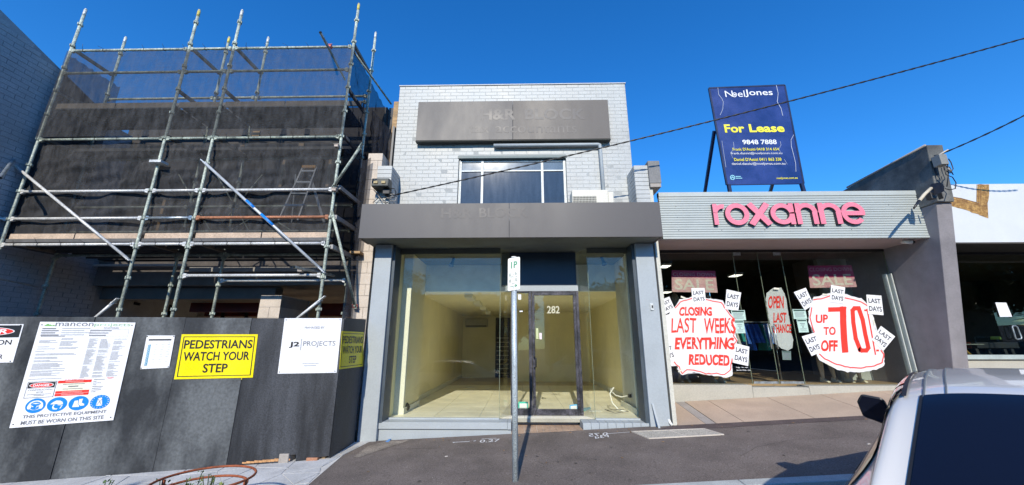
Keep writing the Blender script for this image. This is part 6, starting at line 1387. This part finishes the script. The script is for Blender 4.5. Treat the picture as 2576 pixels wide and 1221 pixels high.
T_top = smooth([(-.2, .2), (0, .55), (.03, .86), (.22, .98), (.8, 1.36), (1.1, 1.395), (1.6, 1.41), (2.2, 1.385), (2.45, 1.34), (3.2, .99), (3.6, .93), (4.1, .80), (4.25, .62), (4.3, .4)])
T_belt = smooth([(0, .82), (.3, .97), (1.0, .95), (2.5, .90), (3.3, .87), (4.1, .74), (4.3, .45)])
T_w = smooth([(-.1, .55), (.0, .68), (.15, .80), (.5, .835), (1.2, .845), (3.2, .84), (3.8, .80), (4.15, .70), (4.32, .5)])
T_wr = smooth([(0, .66), (.3, .66), (.8, .60), (1.6, .60), (2.4, .58), (3.2, .72), (4, .6), (4.3, .45)])
def sect(u):
    T, B, W, WR = T_top(u), min(T_belt(u), T_top(u)-.05), T_w(u), T_wr(u); g = max(.0, T-B)
    return [(W*.90, .20), (W*.985, .32), (W, .48), (W*.995, .66), (W*.985, B-.10), (W*.955, B), (WR+(W*.955-WR)*.42, B+g*.52), (WR+.035, B+g*.84), (WR-.03, T-.022-.01*min(1, g*3)), (WR-.15, T-.010), (WR*.45, T-.002), (0, T)]
def catm(p, t):
    n = len(p)-1; s = t*n; i = min(int(s), n-1); f = s-i; g = lambda k: p[max(0, min(n, k))]
    a, b_, c, d = g(i-1), g(i), g(i+1), g(i+2)
    return tuple(.5*((2*b_[k])+(-a[k]+c[k])*f+(2*a[k]-5*b_[k]+4*c[k]-d[k])*f*f+(-a[k]+3*b_[k]-3*c[k]+d[k])*f**3) for k in (0, 1))
def Sf(u, v, side): s, h = catm(sect(u), v); return V(u, s*side, h)
def patch(u0, u1, v0, v1, nu, nv, side, off=0., ufun=None):
    vs = []
    for i in range(nu+1):
        for j in range(nv+1):
            v = v0+(v1-v0)*j/nv; a, b_ = (u0, u1) if ufun is None else ufun(v); u = a+(b_-a)*i/nu; e = .004
            p = Sf(u, v, side)
            if off: n = (Sf(u+e, v, side)-Sf(u-e, v, side)).cross(Sf(u, min(v+e, 1), side)-Sf(u, v-e, side)).normalized(); n = n if n.dot(p-V(2.1, 0, .7)) > 0 else -n; p = p+n*off
            vs.append(p)
    return vs, [(i*(nv+1)+j, i*(nv+1)+j+1, (i+1)*(nv+1)+j+1, (i+1)*(nv+1)+j) for i in range(nu) for j in range(nv)]
b = MB()
for sd_ in (-1, 1): b.mesh(*patch(0, 4.3, 0, 1, 120, 66, sd_), True)
b.mesh([Sf(0, v/20, s) for s in (1, -1) for v in range(21)], [(j, j+1, 22+j, 21+j) for j in range(20)]); b.mesh([Sf(4.3, v/20, s) for s in (1, -1) for v in range(21)], [(j, j+1, 22+j, 21+j) for j in range(20)])
b.mesh([(0, .5, .2), (0, -.5, .2), (4.3, -.5, .2), (4.3, .5, .2)], [(0, 1, 2, 3)])
bo = b.build('body', m_car, car, local=True)
vg0, vg1 = 5.25/11, 7.55/11
for sd_, nm in ((1, 'side_window'), (-1, 'side_window')):
    for (ua, ub) in ((.50, .98), (1.03, 1.72), (1.78, 2.72)):
        b = MB(); f_ = (lambda v, ua=ua, ub=ub: (ua+(v-vg0)*1.6 if ua < .9 else ua, ub-(v-vg0)*2.2 if ub > 2 else ub)); b.mesh(*patch(0, 0, vg0, vg1, 14, 10, sd_, .006, f_), True); b.build(nm, m_tint, car, local=True)
    b = MB(); b.mesh(*patch(.48, 2.85, vg0-.012, vg0-.001, 30, 1, sd_, .009), True); b.build('window_trim', m_rub2, car, local=True)
    b = MB(); b.mesh(*patch(.80, 2.5, vg1+.004, vg1+.022, 30, 2, sd_, .008), True); b.build('window_trim', m_rub2, car, local=True)
    for uj in (1.75, 2.74):
        b = MB(); b.mesh(*patch(uj-.004, uj+.004, .08, vg0-.02, 1, 14, sd_, .002), True); b.build('door_gap', m_rub2, car, local=True)
    b = MB(); v_ = 7.97/11; pts = [Sf(.78+(2.45-.78)*k/24, v_+.028, sd_)+V(0, 0, .003) for k in range(25)]; b.tube(pts, .0035, 6, cap=False); b.build('roof_moulding', mat('moulding_grey', (.12, .13, .13), .5), car, local=True)
    b = MB(); pts = [Sf(.78+(2.45-.78)*k/24, v_+.072, sd_)+V(0, 0, .003) for k in range(25)]; b.tube(pts, .003, 6, cap=False); b.build('roof_moulding', mat('moulding_grey', (.12, .13, .13), .5), car, local=True)
    for uh in (1.25, 2.15):
        b = MB(); p0, p1 = Sf(uh, 4.2/11, sd_), Sf(uh+.2, 4.2/11, sd_); b.tube([p0, p0+V(.03, .03*sd_, 0), p1+V(-.03, .03*sd_, 0), p1], .014, 8); b.build('door_handle', m_car, car, local=True)
    b = MB(); p = Sf(2.42, vg0+.03, sd_); yb_ = sd_
    sh = [V(p.x-.03, p.y+yb_*.06, p.z-.04), V(p.x-.05, p.y+yb_*.09, p.z+.11), V(p.x-.05, p.y+yb_*.20, p.z+.13), V(p.x-.04, p.y+yb_*.235, p.z+.07), V(p.x-.03, p.y+yb_*.22, p.z-.04), V(p.x-.02, p.y+yb_*.1, p.z-.09)]
    b.hexa(sh, [q_+V(.11, -yb_*.01, .0)+(V(p.x, p.y+yb_*.145, p.z+.02)-q_)*.25 for q_ in sh]); mo = b.build('mirror', M['black_plastic'], car, local=True, bevel=.015)
    b = MB(); b.poly([q_+V(-.002, 0, 0)+(V(p.x-.04, p.y+yb_*.145, p.z+.02)-q_)*.16 for q_ in sh]); b.build('mirror_glass', m_tint, mo, local=True)
    b = MB(); b.bar(V(p.x+.03, p.y-.0*yb_, p.z-.03), V(p.x+.0, p.y+yb_*.09, p.z-.02), .05, .05); b.build('mirror_arm', M['black_plastic'], mo, local=True)
    for ux in (.75, 3.45):
        b = MB(); b.tube([(ux, sd_*.66, .30), (ux, sd_*.875, .30)], .31, 32); w_ = b.build('wheel', m_rub2, car, local=True)
        b = MB(); b.tube([(ux, sd_*.874, .30), (ux, sd_*.885, .30)], .2, 24)
        for k in range(5): t = k*1.2566; b.bar((ux, sd_*.889, .3), (ux+.19*math.cos(t), sd_*.889, .3+.19*math.sin(t)), .04, .012)
        b.build('rim', m_alloy, w_, local=True)
    b = MB(); b.mesh(*patch(.02, .30, 3.3/11, 4.9/11, 8, 8, sd_, .008), True); b.build('tail_light', mat('tail_red', (.4, .01, .01), .15), car, local=True)
    b = MB(); b.mesh(*patch(3.95, 4.2, 3.0/11, 4.4/11, 8, 8, sd_, .008), True); b.build('headlight', mat('headlight', (.6, .62, .65), .1), car, local=True)
# rear and front glass
def rearw(u0, u1, nm, vmin):
    vs = []; nu, nv = 16, 26
    for i in range(nu+1):
        for j in range(nv+1):
            u = u0+(u1-u0)*i/nu; s = -1+2*j/nv; v = 1-(1-vmin(u))*abs(s); p = Sf(u, v, 1 if s >= 0 else -1); e = .01
            n = (Sf(u+e, v, 1)-Sf(u-e, v, 1)).cross(V(0, 1, 0)).normalized(); n = n if n.z > 0 else -n; vs.append(p+n*OFFW)
    b = MB(); b.mesh(vs, [(i*(nv+1)+j, i*(nv+1)+j+1, (i+1)*(nv+1)+j+1, (i+1)*(nv+1)+j) for i in range(nu) for j in range(nv)], True); return b.build(nm, m_tint, car, local=True)
_t = m_tint; m_tint = m_rub2; OFFW = .0045; rearw(.255, .80, 'window_seal', lambda u: 8.18/11-.03*(.8-u)); m_tint = _t; OFFW = .0085
rearw(.27, .79, 'rear_window', lambda u: 8.30/11-.03*(.8-u)); rearw(2.48, 3.15, 'windscreen', lambda u: 7.9/11-.05*(u-2.5))
b = MB(); b.bar(Sf(.31, 1, 1)+V(-.02, 0, .035), Sf(.42, 1, 1)+V(-.02, .34, .03), .012, .02); b.build('wiper', M['black_plastic'], car, local=True)
b = MB(); b.hexa([V(1.0, -.03, T_top(1.0)), V(1.14, -.03, T_top(1.1)), V(1.14, .03, T_top(1.1)), V(1.0, .03, T_top(1.0))], [V(1.03, -.004, T_top(1.0)+.05), V(1.06, -.004, T_top(1.0)+.05), V(1.06, .004, T_top(1.0)+.05), V(1.03, .004, T_top(1.0)+.05)]); b.build('antenna', m_car, car, local=True)
b = MB(); b.box(-.02, .0, -.26, .26, .5, .62); b.build('number_plate', M['white_sign'], car, local=True)
b = MB(); b.box(-.03, .03, -.8, .8, .28, .42); b.build('bumper', m_car, car, local=True, bevel=.02)
# a second car on the far side of the road, seen only mirrored in the shop glass
c2 = copy_tree(car); c2.location = (-4.6, -3.4, -1.98); c2.rotation_euler = (0, 0, .03); c2['label'] = 'silver hatchback parked behind the viewer along the road'
# ================================================================ tree guard with plants at lower left
m_rust = mat('rusty_steel', (.30, .085, .035), .8, .1, var=.25, scale=10, fine=.15)
gc = V(-3.2, 3.78, 0); tg = empty('tree_guard', V(gc.x, gc.y, gz(gc.x, KD)), 'rusty steel tree guard of two rings round green plants', 'tree guard')
pk1 = P(505, 1172, 4.25); pk2 = P(515, 1200, 4.12)
def ringt(c, z, r, rad, n=48): return [(c.x+r*math.cos(2*math.pi*k/n), c.y+r*math.sin(2*math.pi*k/n), z) for k in range(n+1)]
cA = V(P(512, 1225, 3.86).x, 3.86, 0)
b = MB(); b.tube(ringt(cA, pk1.z, .39, 0), .011, 8, cap=False); b.build('ring', m_rust, tg); b = MB(); b.tube(ringt(cA+V(.01, -.05, 0), pk2.z-.0, .35, 0), .011, 8, cap=False); b.build('ring', m_rust, tg)
for t in (.0, math.pi/2+math.pi, math.pi): b = MB(); p = cA+V(.375*math.cos(t), .375*math.sin(t), 0); b.bar((p.x, p.y, gz(p.x, KD)-.1), (p.x, p.y, pk1.z-.01), .02, .02); b.build('upright', m_rust, tg)
m_lf = [mat('leaf_green', (.09, .16, .035), .6, var=.3, scale=9, bump=0), mat('leaf_yellow_green', (.22, .27, .06), .6, var=.3, scale=9, bump=0), mat('leaf_dark', (.035, .07, .02), .6, var=.3, scale=3, bump=0)]
def leaf(b, p, s, r2):
    a = Vector((r2.uniform(-1, 1), r2.uniform(-1, 1), r2.uniform(-.2, 1))).normalized(); c = a.cross(V(0, 0, 1) if abs(a.z) < .9 else V(1, 0, 0)).normalized()*s*.3; m_ = a.cross(c).normalized()*s*.08
    b.mesh([p, p+a*s*.5+c+m_, p+a*s, p+a*s*.5-c+m_], [(0, 1, 2, 3)])
r2 = random.Random(8)
def plant(c, h, n, label, m, kind=''):
    t = empty('plant', c, label, 'plant')
    for k in range(5):
        a = r2.uniform(0, 6.28); tip = c+V(math.cos(a)*.07, math.sin(a)*.07, h*r2.uniform(.7, 1)); b = MB(); b.tube([c, c.lerp(tip, .5)+V(0, 0, .02), tip], .004, 5); b.build('stem', m_lf[2], t)
        lf_ = MB()
        for j in range(n): p = c.lerp(tip, r2.uniform(.3, 1))+V(r2.gauss(0, .018), r2.gauss(0, .018), r2.gauss(0, .01)); leaf(lf_, p, r2.uniform(.02, .045), r2)
        lf_.build('foliage', m, t, kind='stuff')
for k, (x, y, D, n, lb) in enumerate(((490, 1196, 3.95, 26, 'yellow green plant in the middle of the tree guard'), (535, 1182, 4.0, 12, 'taller sprig poking above the inner guard ring'), (415, 1205, 3.9, 14, 'small green plant at the left inside of the tree guard'), (560, 1210, 3.85, 24, 'green seedling clump at the right inside of guard'), (265, 1205, 4.3, 10, 'tiny green weed at foot of the hoarding at left'))):
    top = P(x, y, D); c = V(top.x, D, gz(top.x, max(D, KD))); plant(c, top.z-c.z+.0, n, lb, m_lf[k % 2])
bed = MB(); n = 24; bed.mesh([(cA.x, cA.y, gz(cA.x, KD)+.02)]+[(cA.x+.40*math.cos(2*math.pi*k/n), cA.y+.40*math.sin(2*math.pi*k/n), gz(cA.x, KD)+.0) for k in range(n)], [(0, 1+k, 1+(k+1) % n) for k in range(n)])
bed.build('soil', mat('soil', (.06, .045, .03), .95, var=.4, scale=20), None, kind='stuff')
# ================================================================ trees and buildings on the other side (seen in reflections, and shading the hoarding)
def tree(c, h, rad, n, label, seed, s=.16, trunk=.14):
    r3 = random.Random(seed); t = empty('tree', c, label, 'tree'); b = MB(); top = c+V(r3.uniform(-.3, .3), r3.uniform(-.3, .3), h*.62)
    b.tube([c, c.lerp(top, .5)+V(.1, 0, 0), top], trunk, 8, rr=[trunk, trunk*.75, trunk*.4]); cl = []
    for k in range(9):
        a = k*.7; e = top+V(math.cos(a)*rad*.6, math.sin(a)*rad*.6, r3.uniform(-.1, .3)*h); b.tube([top-V(0, 0, h*.2), top.lerp(e, .5), e], trunk*.3, 6, rr=[trunk*.35, trunk*.22, trunk*.1]); cl.append(e)
    b.build('trunk', mat('bark', (.12, .09, .07), .9, var=.3), t); lf_ = MB()
    for k in range(14): cl.append(top+V(r3.gauss(0, rad*.5), r3.gauss(0, rad*.5), r3.uniform(-.15, .32)*h))
    for k in range(n): e = r3.choice(cl); p = e+V(r3.gauss(0, rad*.2), r3.gauss(0, rad*.2), r3.gauss(0, rad*.17)); leaf(lf_, p, s*r3.uniform(.7, 1.4), r3)
    lf_.build('crown', m_lf[2], t, kind='stuff')
tree(V(-5.15, -3.9, -2.1), 5.6, 1.0, 2600, 'small street tree standing on the kerb behind the viewer at left', 3, .12, .07)
for k, (x, y, h, rd_) in enumerate(((-1.5, -19, 5.2, 2.2), (7.5, -19, 6.0, 2.6), (16, -18, 10.0, 3.6), (22, -19, 11, 3.8), (28, -19, 10, 3.6), (35, -18, 11.5, 4), (43, -18, 11, 4))):
    tree(V(x, y, -1.6), h, rd_, 7500, ['broad tree across the road opposite the empty shop', 'low tree across the road opposite the dress shop', 'first tall tree of the far row counted from the shops', 'second tall tree of the far row, by the brown shops', 'third tall tree of the far row, slightly lower', 'fourth tall tree of the far row', 'last tree of the far row uphill'][k], 20+k, .62, .22)
def simple_building(x0, x1, y0, h, m, label, nwin):
    t = empty('building', V((x0+x1)/2, y0, -2), label, 'building'); box('wall', m, t, x0, x1, y0-8, y0, -2.5, h); box('parapet', m_conc, t, x0-.1, x1+.1, y0-8.1, y0+.1, h+.002, h+.25)
    w_ = (x1-x0)/nwin
    for k in range(nwin):
        f = box('window', m_al, t, x0+w_*(k+.15), x0+w_*(k+.85), y0+.002, y0+.06, -1.0, .9); box('pane', M['black_plastic'], f, x0+w_*(k+.18), x0+w_*(k+.82), y0+.062, y0+.07, -.95, .85)
simple_building(-16, -2.2, -22, 4.4, mat('opposite_cream', (.35, .32, .27), .8), 'low cream shop row across the road at left', 5); simple_building(3.0, 48, -25, 5.4, mat('opposite_brown', (.2, .12, .09), .8), 'brown brick shop row across the road at right', 14); simple_building(-34, -17, -22, 5.2, mat('opposite_grey', (.2, .2, .21), .8), 'grey shop row across the road at far left', 5)
